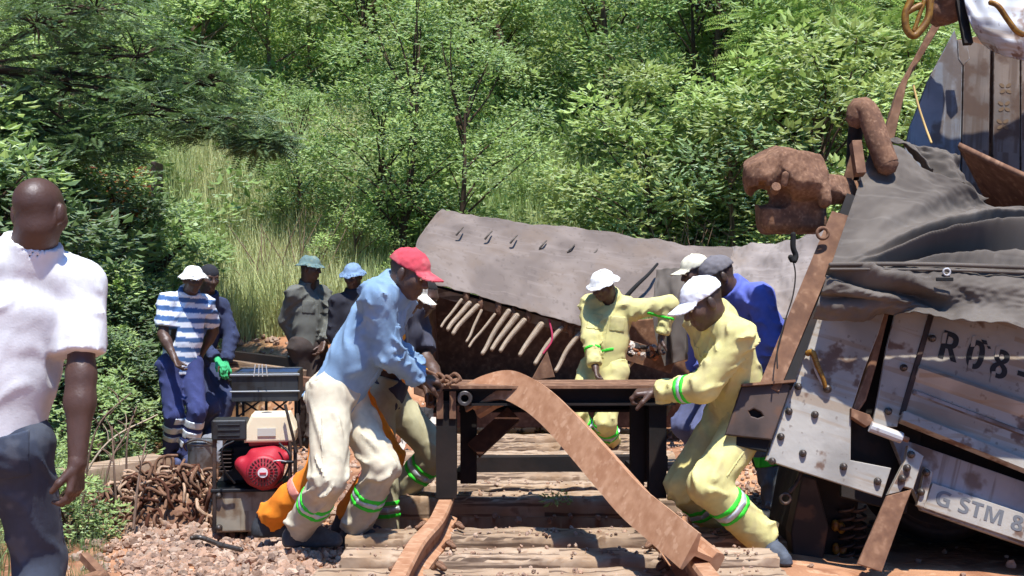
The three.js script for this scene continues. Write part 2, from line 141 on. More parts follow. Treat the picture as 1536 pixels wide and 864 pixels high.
// ---------- ground and hill ----------
const TX = 0.19;                                                    // track centre line
function groundY(x, d) {
  let y = 0.02 * noise3(x * 0.8, 3, d * 0.8) + 0.012 * noise3(x * 3, 7, d * 3);
  const bank = 11.2 + 0.5 * noise3(x * 0.3, 1, 5) + 0.9 * smooth(-0.6, 1.2, x);
  y += smooth(bank, bank + 1.4, d) * 0.85 + Math.max(0, d - bank - 1.0) * 0.40 * smooth(bank + 0.5, bank + 6, d) + 0.25 * noise3(x * 0.22, 9, d * 0.22) * smooth(13, 18, d);
  const t = Math.abs(x - TX), trk = (1 - smooth(1.05, 1.7, t)) * (1 - smooth(9.3, 10.3, d));
  y += 0.055 * trk;
  if (d > 5.86 && d < 6.6 && t < 1.1) y -= 0.26 * smooth(5.86, 5.95, d) * (1 - smooth(6.5, 6.6, d)) * (1 - smooth(0.98, 1.1, t));
  y += 0.16 * Math.exp(-(((x + 0.2 - TX + 1.05) / 0.28) ** 2 + ((d - 5.4) / 0.5) ** 2)) * 0.4;          // heap of ballast by the rail end
  y -= 0.09 * smooth(-1.4, -2.0, x) * smooth(8, 9.3, d) * (1 - smooth(10.8, 11.6, d));
  y += 0.22 * smooth(1.2, 1.9, x) * smooth(7.2, 8.2, d) * (1 - smooth(9, 10, d));                          // gravel bank beyond the right rail
  return y;
}
{
  const xs = [], ds = [];
  for (let i = 0; i <= 220; i++) { const t = i / 110 - 1; xs.push(3.2 * t + 42 * Math.sign(t) * Math.abs(t) ** 4.5); }
  for (let i = 0; i <= 300; i++) { const t = i / 300; ds.push(-6 + 19 * Math.pow(t, 0.9) + 80 * Math.pow(t, 6)); }
  const pos = [], col = [], uv = [], ix = [], W = xs.length;
  for (const d of ds) for (const x of xs) {
    const y = groundY(x, d); pos.push(x, y, -d); uv.push(x * 0.55, d * 0.55);
    const g = smooth(12.3, 14, d + 0.6 * noise3(x, 2, d)), gl = smooth(-2.1, -3.2, x + 0.4 * noise3(x * 2, 5, d * 2)) * smooth(2, 4, d) * 0.8;
    const k = Math.max(g, gl), c = mix3([0.80, 0.70, 0.63], [0.42, 0.5, 0.3], k), n = 0.9 + 0.2 * noise3(x * 1.3, 8, d * 1.3);
    col.push(c[0] * n, c[1] * n, c[2] * n);
  }
  for (let j = 0; j < ds.length - 1; j++) for (let i = 0; i < W - 1; i++) { const a = j * W + i; ix.push(a, a + 1, a + W, a + 1, a + W + 1, a + W); }
  const g = new THREE.BufferGeometry();
  g.setAttribute('position', new THREE.Float32BufferAttribute(pos, 3)); g.setAttribute('color', new THREE.Float32BufferAttribute(col, 3)); g.setAttribute('uv', new THREE.Float32BufferAttribute(uv, 2));
  g.setIndex(ix); g.computeVertexNormals();
  structure('ground', g, mat(0xffffff, 0.98, 0, { map: texSoil, vertexColors: true, bumpMap: bumpFine, bumpScale: 0.03 }), 'reddish brown earth rising to a green hillside');
}
// ---------- stones ----------
function stoneGeo(seed) { const g = new THREE.IcosahedronGeometry(1, 1).toNonIndexed(); const p = g.attributes.position; for (let i = 0; i < p.count; i++) { const v = V3().fromBufferAttribute(p, i); const k = 0.78 + 0.32 * noise3(v.x * 1.3 + seed, v.y * 1.3, v.z * 1.3); v.multiplyScalar(k); v.y *= 0.75; p.setXYZ(i, v.x, v.y, v.z); } g.computeVertexNormals(); return g; }
const stoneMat = mat(0xffffff, 0.95, 0);
{
  const R = rng(5), spots = [];
  const zone = (n, u0, u1, v0, v1, r0, r1, yy = 0.0) => { for (let i = 0; i < n; i++) { const u = lerp(u0, u1, R()), v = lerp(v0, v1, R()), d = FOC * (EYE - yy) / (v - 432), x = (u - 768) * d / FOC; spots.push([x, d, lerp(r0, r1, R() ** 2)]); } };
  zone(2600, 190, 545, 775, 900, 0.012, 0.036);
  zone(700, 60, 350, 740, 864, 0.01, 0.03);
  zone(1500, 640, 1060, 640, 900, 0.01, 0.03);
  zone(900, 1000, 1180, 690, 780, 0.012, 0.03, 0.1);
  zone(700, 720, 1010, 620, 700, 0.012, 0.04, 0.05);
  for (let i = 0; i < 700; i++) spots.push([TX + lerp(-0.95, 0.95, R()), [4.46, 4.87, 5.28, 5.7, 6.74, 7.14][Math.floor(R() * 6)] + lerp(-0.1, 0.1, R()), lerp(0.005, 0.016, R() ** 2), 0.172]);
  zone(700, 330, 640, 600, 760, 0.012, 0.035);
  zone(420, 250, 640, 590, 690, 0.01, 0.03);
  for (let i = 0; i < 1500; i++) spots.push([lerp(-4, 3.4, R()), lerp(3, 12.5, R()), lerp(0.008, 0.03, R() ** 2)]);
  for (let i = 0; i < 300; i++) spots.push([lerp(-3.4, -1.2, R()), lerp(11.3, 12.8, R()), lerp(0.015, 0.05, R() ** 2)]);
  for (let k = 0; k < 3; k++) {
    const sel = spots.filter((_, i) => i % 3 === k), im = new THREE.InstancedMesh(stoneGeo(k * 7.3), stoneMat, sel.length), m = new THREE.Matrix4(), q = new THREE.Quaternion(), c = new THREE.Color();
    sel.forEach(([x, d, r, top], i) => { q.setFromEuler(new THREE.Euler(R() * 6, R() * 6, R() * 6)); m.compose(V3(x, (top ?? groundY(x, d)) + r * 0.35, -d), q, V3(r * (0.8 + 0.5 * R()), r, r * (0.8 + 0.5 * R()))); im.setMatrixAt(i, m); const t = R(), v = 0.6 + 0.5 * R(); const b = t < 0.55 ? [0.36, 0.22, 0.145] : t < 0.85 ? [0.43, 0.30, 0.215] : [0.25, 0.16, 0.115]; c.setRGB(b[0] * v, b[1] * v, b[2] * v); im.setColorAt(i, c); });
    im.name = numbered('ballast_stones'); im.castShadow = im.receiveShadow = true; tag(im, ['reddish tan ballast stones scattered along the railway track', 'small angular ballast stones lying among the sleepers', 'loose pinkish gravel on the earth around the track'][k], 'gravel', null, 'stuff'); scene.add(im);
  }
}
// ---------- track ----------
const track = thing('railway_track', 'torn up railway track of weathered tan sleepers with bent rails', 'railway track');
track.userData.kind = 'structure'; delete track.userData.category;
{
  const R = rng(31);
  const sl = [[4.06, 0], [4.46, 0.02], [4.87, -0.03], [5.28, 0.03], [5.7, 0], [6.74, 0.0], [7.14, 0.03], [7.55, -0.02], [7.98, 0.02], [8.45, 0], [8.95, 0.02], [9.45, 0]];
  sl.forEach(([d, dx], i) => {
    const g = new THREE.BoxGeometry(1.96 + 0.08 * R(), 0.15, 0.21, 90, 6, 12), p = g.attributes.position, s = i * 11;
    for (let k = 0; k < p.count; k++) { let x = p.getX(k), y = p.getY(k), z = p.getZ(k); const e = 0.008 * noise3(x * 5 + s, y * 8, z * 8) + 0.004 * noise3(x * 11 + s, y * 20, z * 20); const edge = (Math.abs(y) > 0.07 && Math.abs(z) > 0.1) ? 0.016 * Math.abs(noise3(x * 6 + s, 3, z)) + 0.004 : 0; p.setXYZ(k, x + e, y + e - Math.sign(y) * edge, z + e - Math.sign(z) * edge); }
    g.computeVertexNormals();
    const o = mesh('sleeper', boxUV(g), [M.wood, M.woodB, M.woodC][i % 3], track);
    o.position.set(TX + dx, 0.088 + 0.016 * R(), -d); o.rotation.y = 0.03 * (R() - 0.5); o.rotation.z = 0.01 * (R() - 0.5);
  });
  const up = 0.17, rl = curve([V3(-0.345, up, -6.0), V3(-0.35, up, -5.72), V3(-0.365, up - 0.005, -5.4), V3(-0.415, up - 0.01, -5.0), V3(-0.435, up - 0.01, -4.6), V3(-0.455, up - 0.01, -3.9)], 40);
  mesh('rail', sweep(rl, railSec, V3(1, 0, 0)), M.beam, track).userData.label = 'bent rusty left rail';
  const rr = curve([V3(0.73, up, -6.0), V3(0.735, up, -5.4), V3(0.75, up, -4.8), V3(0.77, up, -3.9)], 20);
  mesh('rail', sweep(rr, railSec, V3(1, 0, 0)), M.beam, track);
  // rusty chairs and clips that held the rails
  for (const [d, dx] of sl.slice(0, 5)) for (const x of [-0.36 - (5.7 - d) * 0.05, 0.735]) for (const s of [-1, 1]) { const c = tube([V3(0, 0, -0.04), V3(s * 0.03, 0.03, -0.02), V3(s * 0.05, 0.01, 0.01), V3(s * 0.02, 0.035, 0.03), V3(s * 0.055, 0.02, 0.05)], 0.011, 16, 6); const o = mesh('rail_clip', c, M.rust, track); o.position.set(x + s * 0.06, 0.185, -d); }
}
// ---------- steel trestle on the rails ----------
{
  const t = thing('steel_trestle', 'dark rusty steel trestle standing on the rails under the bent rail', 'trestle');
  const top = 0.885, DZ = 5.92, yb = 0.31;
  const X = (u, d = DZ) => (u - 768) * d / FOC;
  const addPost = (u, d, sec, y1 = top - 0.07, m = M.dark) => mesh('post', bar(V3(X(u, d), yb, -d), V3(X(u, d), y1, -d), sec, V3(0, 0, 1)), m, t);
  addPost(670, DZ, iSec(0.105, 0.1, 0.014)); addPost(985, DZ + 0.02, iSec(0.09, 0.1, 0.014)); addPost(955, DZ + 0.14, iSec(0.07, 0.08, 0.012));
  addPost(703, DZ + 0.45, cSec(0.09, 0.09, 0.012)); addPost(958, DZ + 0.5, cSec(0.09, 0.09, 0.012));
  mesh('top_beam', bar(V3(X(652), top - 0.05, -DZ), V3(X(1010), top - 0.045, -DZ + 0.02), iSec(0.11, 0.09, 0.012)), M.dark, t);
  mesh('top_plate', bar(V3(X(648), top + 0.002, -DZ), V3(X(1012), top + 0.006, -DZ + 0.02), rect(0.15, 0.014)), M.rust, t);
  for (let i = 0; i < 3; i++) mesh('deck_plate', bar(V3(X(668), top - 0.006, -DZ - 0.13 - i * 0.125), V3(X(1000), top - 0.004, -DZ - 0.12 - i * 0.125), rect(0.115, 0.012)), M.rust, t);  // added plates, laid on top to cast shade into the sleeper gap
  mesh('rear_beam', bar(V3(X(690, 6.4), top - 0.12, -DZ - 0.45), V3(X(985, 6.4), top - 0.12, -DZ - 0.48), iSec(0.1, 0.12, 0.014)), M.dark, t);
  for (const u of [660, 985]) mesh('side_beam', bar(V3(X(u), top - 0.1, -DZ - 0.06), V3(X(u, DZ + 0.45) + 0.02, top - 0.1, -DZ - 0.4), iSec(0.08, 0.09, 0.012)), M.dark, t);
  mesh('brace', bar(V3(X(712, 6.4), 0.5, -DZ - 0.36), V3(X(770, 6.4), top - 0.19, -DZ - 0.42), rect(0.05, 0.1), V3(1, 0, 0)), M.rustDark, t);
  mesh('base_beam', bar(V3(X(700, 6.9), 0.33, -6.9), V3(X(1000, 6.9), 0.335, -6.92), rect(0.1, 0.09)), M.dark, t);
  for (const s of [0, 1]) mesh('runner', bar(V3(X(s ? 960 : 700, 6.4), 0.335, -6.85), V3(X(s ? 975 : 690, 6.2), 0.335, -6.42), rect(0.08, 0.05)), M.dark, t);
  for (const du of [-9, 10]) mesh('gusset', bar(V3(X(670 + du), top - 0.16, -DZ + 0.058), V3(X(670 + du), top - 0.02, -DZ + 0.058), rect(0.034, 0.012), V3(0, 0, 1)), M.rust, t);
  // hollow pipe end facing the camera
  const ps = new THREE.Shape(); ps.absarc(0, 0, 0.036, 0, Math.PI * 2); const ph = new THREE.Path(); ph.absarc(0, 0, 0.022, 0, Math.PI * 2, true); ps.holes.push(ph);
  const pg = new THREE.ExtrudeGeometry(ps, { depth: 0.5, bevelEnabled: true, bevelSize: 0.003, bevelThickness: 0.003, bevelSegments: 1, curveSegments: 14 }); pg.translate(X(698), top - 0.055, -DZ - 0.42);
  mesh('pipe', boxUV(pg), M.bolt, t);
  const rod = tube([P(620, 548, 5.6), P(650, 562, 5.8), P(672, 573, 5.87), P(690, 569, 5.9)], 0.012, 18, 8);
  single('iron_bar', rod, M.rust, 'thin bent iron bar gripped above the left trestle post', 'bar');
  // twisted clips and chain on the corner
  for (let i = 0; i < 3; i++) { const c = P(650 + i * 12, 566 + (i % 2) * 4, 5.84); single('shackle', tube([c, c.clone().add(V3(0.03, 0.02, 0.02)), c.clone().add(V3(0.055, -0.005, 0.03)), c.clone().add(V3(0.035, -0.022, 0.03))], 0.01, 14, 6), M.rust, 'small rusty shackle at the left corner of the trestle', 'shackle', 'shackles on the trestle corner'); }
}
// ---------- bent steel beam ----------
{
  const g = thing('bent_rail', 'long bent rusty steel rail arched over the trestle down to the track', 'rail');
  const path = [[694, 599, 5.98], [722, 584, 5.95], [757, 577, 5.9], [790, 590, 5.78], [822, 614, 5.62], [865, 660, 5.38], [905, 706, 5.16], [945, 751, 4.93], [990, 789, 4.7], [1034, 826, 4.48]];
  const pts = curve(path.map(q => P(...q)), 60);
  const side = V3(0.72, -0.36, -0.6);
  const sec = [[0, -0.08], [0.014, -0.08], [0.032, -0.02], [0.037, -0.011], [0.118, -0.01], [0.126, -0.038], [0.16, -0.041], [0.172, -0.03], [0.172, 0.03], [0.16, 0.041], [0.126, 0.038], [0.118, 0.01], [0.037, 0.011], [0.032, 0.02], [0.014, 0.08], [0, 0.08]];   // rail on its side: broad foot towards the camera, web, head
  mesh('rail_bar', sweep(pts, sec, side), M.beam, g);
}
{ // angle iron lying beyond
  const a = P(812, 560, 6.6), b = P(792, 552, 6.9);
  const s = new THREE.Shape([[0, 0], [0.13, 0.02], [0.09, 0.16]].map(q => new THREE.Vector2(...q))); const e = new THREE.ExtrudeGeometry(s, { depth: 0.02, bevelEnabled: true, bevelSize: 0.003, bevelThickness: 0.003, bevelSegments: 1 }); e.translate(...P(797, 570, 6.45).toArray());
  single('rusty_plate', boxUV(e), M.rust, 'small triangular rusty plate poking up behind the arched rail', 'steel plate');
}
// ---------- near wreck: grey drop-side wagon, tilted ----------
const font = await new FontLoader().loadAsync('fonts/droid/droid_sans_bold.typeface.json');
const side = new Plane(P(1150, 692, 5.5), V3(1, -0.322, 0.10), V3(0.27, 1, -0.24));
function boltGeo(r, h) { const g = new THREE.LatheGeometry([[0, h], [r * 0.5, h * 0.92], [r * 0.85, h * 0.6], [r, h * 0.2], [r, 0]].map(q => new THREE.Vector2(...q)), 10); g.rotateX(Math.PI / 2); return g; }
const boltG = boltGeo(0.019, 0.03);
function stampText(txt, size, plane, u, v, off, m, parent, slots, sx = 1) { // raised paint lettering, stencil bridges cut out as gaps
  const g = new TextGeometry(txt, { font, size, depth: 0.002, curveSegments: 4, bevelEnabled: false }); g.scale(sx, 1, 1); g.computeBoundingBox(); const q = plane.xy(u, v, off); g.translate(q.x, q.y, off); plane.put(g); return mesh('lettering', g, m, parent); }
{
  const t = thing('derailed_wagon', 'tilted grey drop side railway wagon with bolted corner plate and stencilled lettering', 'wagon');
  const pl = (name, poly, b, f, m, bev, holes) => { const o = mesh(name, side.plate(poly, b, f, bev, holes), m, t); return o; };
  pl('corner_plate', [[1148, 690], [1228, 460], [1330, 460], [1318, 500], [1296, 556], [1277, 617], [1276, 690], [1337, 702], [1323, 746]], -0.025, 0, M.paint);
  pl('side_strip', [[1330, 520], [1345, 462], [1396, 462], [1346, 640], [1308, 640], [1318, 590]], -0.02, 0.004, M.paint);
  pl('torn_flange', [[1300, 556], [1322, 470], [1334, 470], [1316, 545], [1300, 600], [1288, 618], [1277, 617]], -0.1, -0.012, M.rust, 0.01);
  pl('back_plate', [[1262, 460], [1420, 460], [1360, 770], [1262, 745]], -0.2, -0.16, M.dark);  // dark sheet standing in for the shade inside the cavity
  // drop side panel with pressed rib and lip
  pl('drop_side', [[1400, 455], [1900, 560], [1900, 850], [1348, 628]], -0.03, -0.004, M.paint);
  const L = (u0, v0, u1, v1, off, sec, n = 2) => { const a = side.at(u0, v0, off), b = side.at(u1, v1, off); return bar(a, b, sec, side.N); };
  mesh('pressed_rib', L(1374, 560, 1900, 737, -0.004, [[-0.042, 0], [-0.03, 0.012], [0.02, 0.04], [0.036, 0.03], [0.042, 0]].map(q => [-q[0], q[1]])), M.paint, t);
  mesh('pressed_rib', L(1370, 588, 1900, 788, -0.004, [[-0.014, 0], [-0.008, 0.012], [0.008, 0.012], [0.014, 0]]), M.paintOld, t);
  mesh('side_lip', L(1350, 626, 1900, 846, -0.004, [[-0.03, 0], [-0.026, 0.05], [0.02, 0.055], [0.03, 0]]), M.paint, t);
  pl('edge_strip', [[1396, 462], [1405, 462], [1358, 622], [1349, 622]], -0.01, 0.012, M.steelDark);
  const hg = L(1306, 640, 1352, 657, 0.03, Array.from({ length: 12 }, (_, i) => [0.028 * Math.cos(i / 6 * Math.PI), 0.028 * Math.sin(i / 6 * Math.PI)])); mesh('hinge', hg, M.paintWhite, t);
  mesh('hinge_pin', L(1352, 656, 1362, 660, 0.03, Array.from({ length: 10 }, (_, i) => [0.014 * Math.cos(i / 5 * Math.PI), 0.014 * Math.sin(i / 5 * Math.PI)])), M.rust, t);
  pl('hinge_leaf', [[1277, 612], [1305, 622], [1312, 634], [1300, 640], [1277, 625]], -0.02, 0.03, M.rust);
  pl('solebar', [[1335, 652], [1900, 850], [1900, 945], [1383, 765]], -0.14, -0.09, M.paintOld);
  pl('number_plate', [[1399, 724], [1900, 893], [1900, 935], [1386, 762]], -0.085, -0.07, M.paint, 0.003);
  pl('strap_head', [[1332, 742], [1358, 690], [1362, 668], [1386, 684], [1370, 734], [1356, 730], [1350, 738]], -0.02, 0.02, M.paint);
  pl('hanging_strap', [[1330, 744], [1368, 734], [1358, 760], [1323, 858], [1286, 846]], 0.012, 0.03, M.rust);
  pl('end_angle', [[1388, 700], [1400, 708], [1387, 762], [1376, 758]], -0.07, -0.03, M.paint);
  for (const [u, v, o] of [[1197, 580, 0], [1183, 617, 0], [1222, 622, 0], [1171, 655, 0], [1204, 680, 0], [1158, 692, 0], [1265, 700, 0], [1316, 722, 0], [1355, 552, 0.004], [1332, 617, 0.004], [1398, 508, 0.012], [1366, 682, 0.02], [1360, 702, 0.02], [1353, 718, 0.03], [1389, 709, -0.03], [1381, 738, -0.03]]) { const b = mesh('bolt', boltG, M.bolt, t), q = side.at(u, v, o - 0.002); b.applyMatrix4(basis(side.U, side.V, side.N, q)); }
  // latch hook
  { const q = [[1212, 530, 0.03], [1218, 528, 0.045], [1226, 548, 0.05], [1234, 566, 0.045], [1238, 580, 0.03]].map(a => side.at(...a)); const k = mesh('latch_hook', tube(q, 0.016, 20, 8, 0.011), M.yellow, t); const s = mesh('latch_knob', new THREE.SphereGeometry(0.022, 12, 8), M.bolt, t); s.position.copy(side.at(1241, 583, 0.02)); mesh('latch_link', tube([[1217, 534, 0.02], [1224, 556, 0.02], [1234, 576, 0.02]].map(a => side.at(...a)), 0.008, 12, 6), M.paintWhite, t); }
  // buffer bracket
  pl('buffer_bracket', [[1112, 580], [1188, 574], [1178, 606], [1158, 660], [1088, 652]], 0.02, 0.05, M.steelDark, 0.006, [[[1123, 617], [1131, 613], [1141, 618], [1145, 624], [1137, 627], [1127, 624]]]);
  pl('bracket_web', [[1112, 600], [1172, 600], [1150, 678], [1104, 668]], -0.02, 0.018, M.black, 0.004);  // black sheet put behind the hole to paint its shade
  { const a = side.at(1112, 579, 0.04), b = side.at(1190, 573, 0.04); mesh('bracket_top', bar(a, b, rect(0.012, 0.16).map(q => [q[0], q[1] - 0.04]), side.N), M.rust, t); }
  // end post: dark bar coloured as the shaded channel interior, rusty web beside it
  const e0 = side.at(1176, 580, 0.0), e1 = P(1278, 300, 5.95);
  mesh('end_post', bar(e0, e1, rect(0.075, 0.1), V3(-0.2, 0.1, 1)), M.dark, t);
  mesh('post_plate', bar(side.at(1154, 582, 0.04), P(1262, 322, 5.84), rect(0.1, 0.016), V3(-0.35, 0.15, 1)), M.rust, t);
  // stencil letters: R 0 8 - on the drop side
  stampText('R', 0.145, side, 1402, 534, -0.003, M.blackPaint, t, 0, 0.86); stampText('0', 0.145, side, 1444, 548, -0.003, M.blackPaint, t, 0, 0.86); stampText('8', 0.145, side, 1481, 562, -0.003, M.blackPaint, t, 0, 0.86); stampText('-', 0.145, side, 1521, 574, -0.003, M.blackPaint, t, 0, 1.0); stampText('B', 0.145, side, 1560, 590, -0.003, M.blackPaint, t, 0, 0.86);
  for (const [u, v] of [[1417, 507], [1461, 512], [1456, 548], [1497, 527], [1490, 565]]) { const b = mesh('stencil_gap', side.plate([[u - 2.2, v - 8], [u + 4.2, v - 8], [u + 1.2, v + 8], [u - 5.2, v + 8]], -0.003, 0.0005, 0), M.paint, t); b.userData.label = 'unpainted stencil bridge across a letter'; }
  for (const [u, v, w] of [[1476, 513, 4], [1483, 521, 2.5]]) mesh('paint_smudge', side.plate([[u - w, v - w], [u + w, v - w * 0.5], [u + w * 1.4, v + w], [u - w * 0.3, v + w * 0.8]], -0.003, -0.001, 0), M.blackPaint, t);
  stampText('G STM 88/3', 0.074, side, 1400, 755, -0.0695, M.greyPaint, t, 0, 1.12);
  // floor and frame behind
  pl('wagon_body', [[1340, 470], [1800, 560], [1800, 860], [1400, 740], [1350, 690]], -1.3, -0.22, M.dark, 0.01);
  // uncoupling eye and drooping hook
  { const a = P(1206, 700, 5.6), b = P(1196, 722, 5.58); mesh('pull_rod', tube([P(1214, 695, 5.6), a, b, P(1184, 738, 5.56)], 0.012, 14, 6), M.steelDark, t); const r = mesh('rod_eye', new THREE.TorusGeometry(0.024, 0.008, 8, 18), M.steelDark, t); r.position.copy(P(1178, 748, 5.55)); }
  // coupler head
  const cd = 5.95, c = (u, v, dd = 0) => P(u, v, cd + dd);
  const rbox = (q, hx, hy, hz, r) => { const fn = (x, y, z) => { const X = Math.abs(x - q.x) - hx + r, Y = Math.abs(y - q.y) - hy + r, Z = Math.abs(z - q.z) - hz + r; return Math.hypot(Math.max(X, 0), Math.max(Y, 0), Math.max(Z, 0)) + Math.min(Math.max(X, Y, Z), 0) - r; }; fn.lo = q.clone().subScalar(0.25); fn.hi = q.clone().addScalar(0.25); return fn; };
  const outer = union([ellip(c(1143, 262), 0.1, 0.14, 0.15), ellip(c(1150, 242), 0.12, 0.1, 0.15), ellip(c(1194, 255), 0.155, 0.14, 0.19), ellip(c(1198, 266), 0.15, 0.14, 0.18), bone(c(1225, 284), c(1310, 284, 0.1), 0.078, 0.078), rbox(c(1186, 318, 0.06), 0.175, 0.115, 0.11, 0.06), bone(c(1230, 262, -0.08), c(1237, 302, -0.1), 0.05, 0.035)], 0.014);
  const fc = c(1190, 262), facet = (nx, ny, nz, h) => { const L = Math.hypot(nx, ny, nz); return (x, y, z) => ((x - fc.x) * nx + (y - fc.y) * ny + (z - fc.z) * nz) / L - h; }, facets = [facet(-0.1, 0.25, 1, 0.155), facet(0.65, 0.45, 0.7, 0.135), facet(0.2, 1, 0.15, 0.128), facet(-0.8, 0.3, 0.6, 0.235), facet(-0.5, 0.9, 0.2, 0.165)];
  const cut = union([bone(c(1148, 292, -0.4), c(1138, 300, 0.5), 0.045, 0.045), bone(c(1128, 322, -0.3), c(1142, 292, -0.02), 0.06, 0.07), bone(c(1158, 300, -0.32), c(1168, 294, -0.04), 0.07, 0.065)], 0.03), seam = union([bone(c(1150, 226, -0.2), c(1164, 232, -0.2), 0.02, 0.02), bone(c(1164, 232, -0.2), c(1168, 275, -0.22), 0.02, 0.02), rbox(c(1147, 300, -0.16), 0.02, 0.1, 0.16, 0.008)], 0.001), under = rbox(c(1186, 316, -0.2), 0.2, 0.012, 0.1, 0.004);
  const head = (x, y, z) => { let d = outer(x, y, z); d = Math.max(d, -cut(x, y, z)); d = Math.max(d, -seam(x, y, z)); d = Math.max(d, -under(x, y, z)); for (const q of facets) d = Math.max(d, q(x, y, z)); return d + 0.003 * noise3(x * 30, y * 30, z * 30) + 0.006 * noise3(x * 9, y * 9, z * 9); };
  head.lo = outer.lo; head.hi = outer.hi;
  const cg = boxUV(solid(head, 0.009), 2.4); cg.deleteAttribute('normal'); cg.computeVertexNormals();
  const cp = mesh('coupler', toCreasedNormals(cg, 0.7), M.rust, t);
  { const kp = new THREE.CylinderGeometry(0.024, 0.024, 0.05, 16); kp.rotateX(Math.PI / 2 - 0.4); const o = mesh('knuckle_pin', kp, M.rust, cp); o.position.copy(c(1163, 283, -0.15)); const cl = bone(c(1176, 276, -0.17), c(1178, 262, -0.18), 0.018, 0.018); mesh('knuckle_lug', boxUV(solid(cl, 0.008), 2.4), M.rust, cp); }
  mesh('hanging_hook', tube([P(1190, 352, 5.85), P(1190, 372, 5.85), P(1194, 384, 5.85), P(1190, 392, 5.84), P(1186, 386, 5.84)], 0.015, 18, 7), M.black, t);
  mesh('wire', tube([P(1190, 392, 5.84), P(1193, 410, 5.8), P(1190, 440, 5.75), P(1178, 480, 5.65), P(1166, 525, 5.55), P(1166, 552, 5.46)], 0.004, 30, 5), M.dark, t);
  { const r = mesh('ring', new THREE.TorusGeometry(0.028, 0.009, 8, 18), M.rust, t); r.position.copy(P(1234, 350, 5.75)); }
  // gooseneck casting and brackets behind the coupler
  mesh('gooseneck_leg', tube([P(1280, 262, 6.16), P(1282, 210, 6.16), P(1286, 175, 6.13)], 0.04, 16, 10), M.dark, t);  // left leg coloured dark for the hollow, shadowed side of the pipe
  mesh('gooseneck_pipe', tube([P(1286, 176, 6.1), P(1290, 162, 6.09), P(1299, 166, 6.07), P(1308, 184, 6.04), P(1318, 214, 6.0), P(1330, 246, 5.98)], 0.062, 40, 14), M.rust, t);
  mesh('bracket_arm', bar(P(1262, 300, 6.1), P(1288, 218, 6.1), rect(0.05, 0.02), V3(0, 0, 1)), M.rust, t); mesh('bracket_arm', bar(P(1283, 214, 6.0), P(1290, 262, 5.95), rect(0.05, 0.06), V3(0, 0, 1)), M.rust, t);
  pl('end_plate', [[1268, 345], [1290, 250], [1330, 215], [1330, 350], [1290, 380]], -0.6, -0.55, M.dark);
  // bogie: side frame, springs, wheel
  const bz = 5.9;
  const bg = (poly, z0, z1, m, name) => { const s = new THREE.Shape(poly.map(q => { const w = P(q[0], q[1], z0); return new THREE.Vector2(w.x, w.y); })); const e = new THREE.ExtrudeGeometry(s, { depth: z1 - z0, bevelEnabled: true, bevelSize: 0.008, bevelThickness: 0.008, bevelSegments: 2, curveSegments: 6 }); e.translate(0, 0, -z1); return mesh(name, boxUV(e), m, t); };
  bg([[1206, 712], [1288, 735], [1282, 775], [1300, 800], [1295, 900], [1200, 900], [1190, 800]], bz, bz + 0.5, M.dark, 'bogie_frame');
  bg([[1205, 715], [1222, 720], [1240, 790], [1225, 880], [1196, 880], [1188, 800]], bz - 0.1, bz, M.steelDark, 'bogie_horn');
  for (const [u, v] of [[1253, 748], [1262, 752], [1254, 783], [1264, 786], [1253, 822], [1264, 826]]) { const s = mesh('spring_nut', new THREE.SphereGeometry(0.024, 10, 8), M.yellow, t); s.scale.set(0.9, 1.3, 0.9); s.position.copy(P(u, v + 40, bz - 0.03)); }
  for (const u of [1250, 1268]) mesh('coil_spring', tube(Array.from({ length: 60 }, (_, i) => { const q = P(u + 20, 760 + i * 1.6, bz - 0.04); return q.add(V3(0.034 * Math.cos(i * 0.75), 0, 0.034 * Math.sin(i * 0.75))); }), 0.009, 200, 6), M.steelDark, t);
  { const w = new THREE.LatheGeometry([[0.02, 0.05], [0.1, 0.05], [0.12, 0.02], [0.34, 0.015], [0.36, 0.05], [0.42, 0.05], [0.425, -0.05], [0.46, -0.06], [0.46, -0.08], [0.34, -0.08], [0.33, -0.02], [0.02, -0.03]].map(q => new THREE.Vector2(...q)), 40); w.rotateX(Math.PI / 2); const o = mesh('wheel', boxUV(w), M.steelDark, t); o.position.set(2.35, 0.45, -6.2); const o2 = mesh('wheel', o.geometry, M.steelDark, t); o2.position.set(1.95, 0.46, -7.1); mesh('axle', bar(V3(1.95, 0.46, -7.1), V3(2.35, 0.45, -6.25), rect(0.12, 0.12)), M.steelDark, t); }
  mesh('brake_rod', bar(P(1290, 862, 5.7), P(1300, 846, 5.6), rect(0.015, 0.015)), M.paintWhite, t);
}
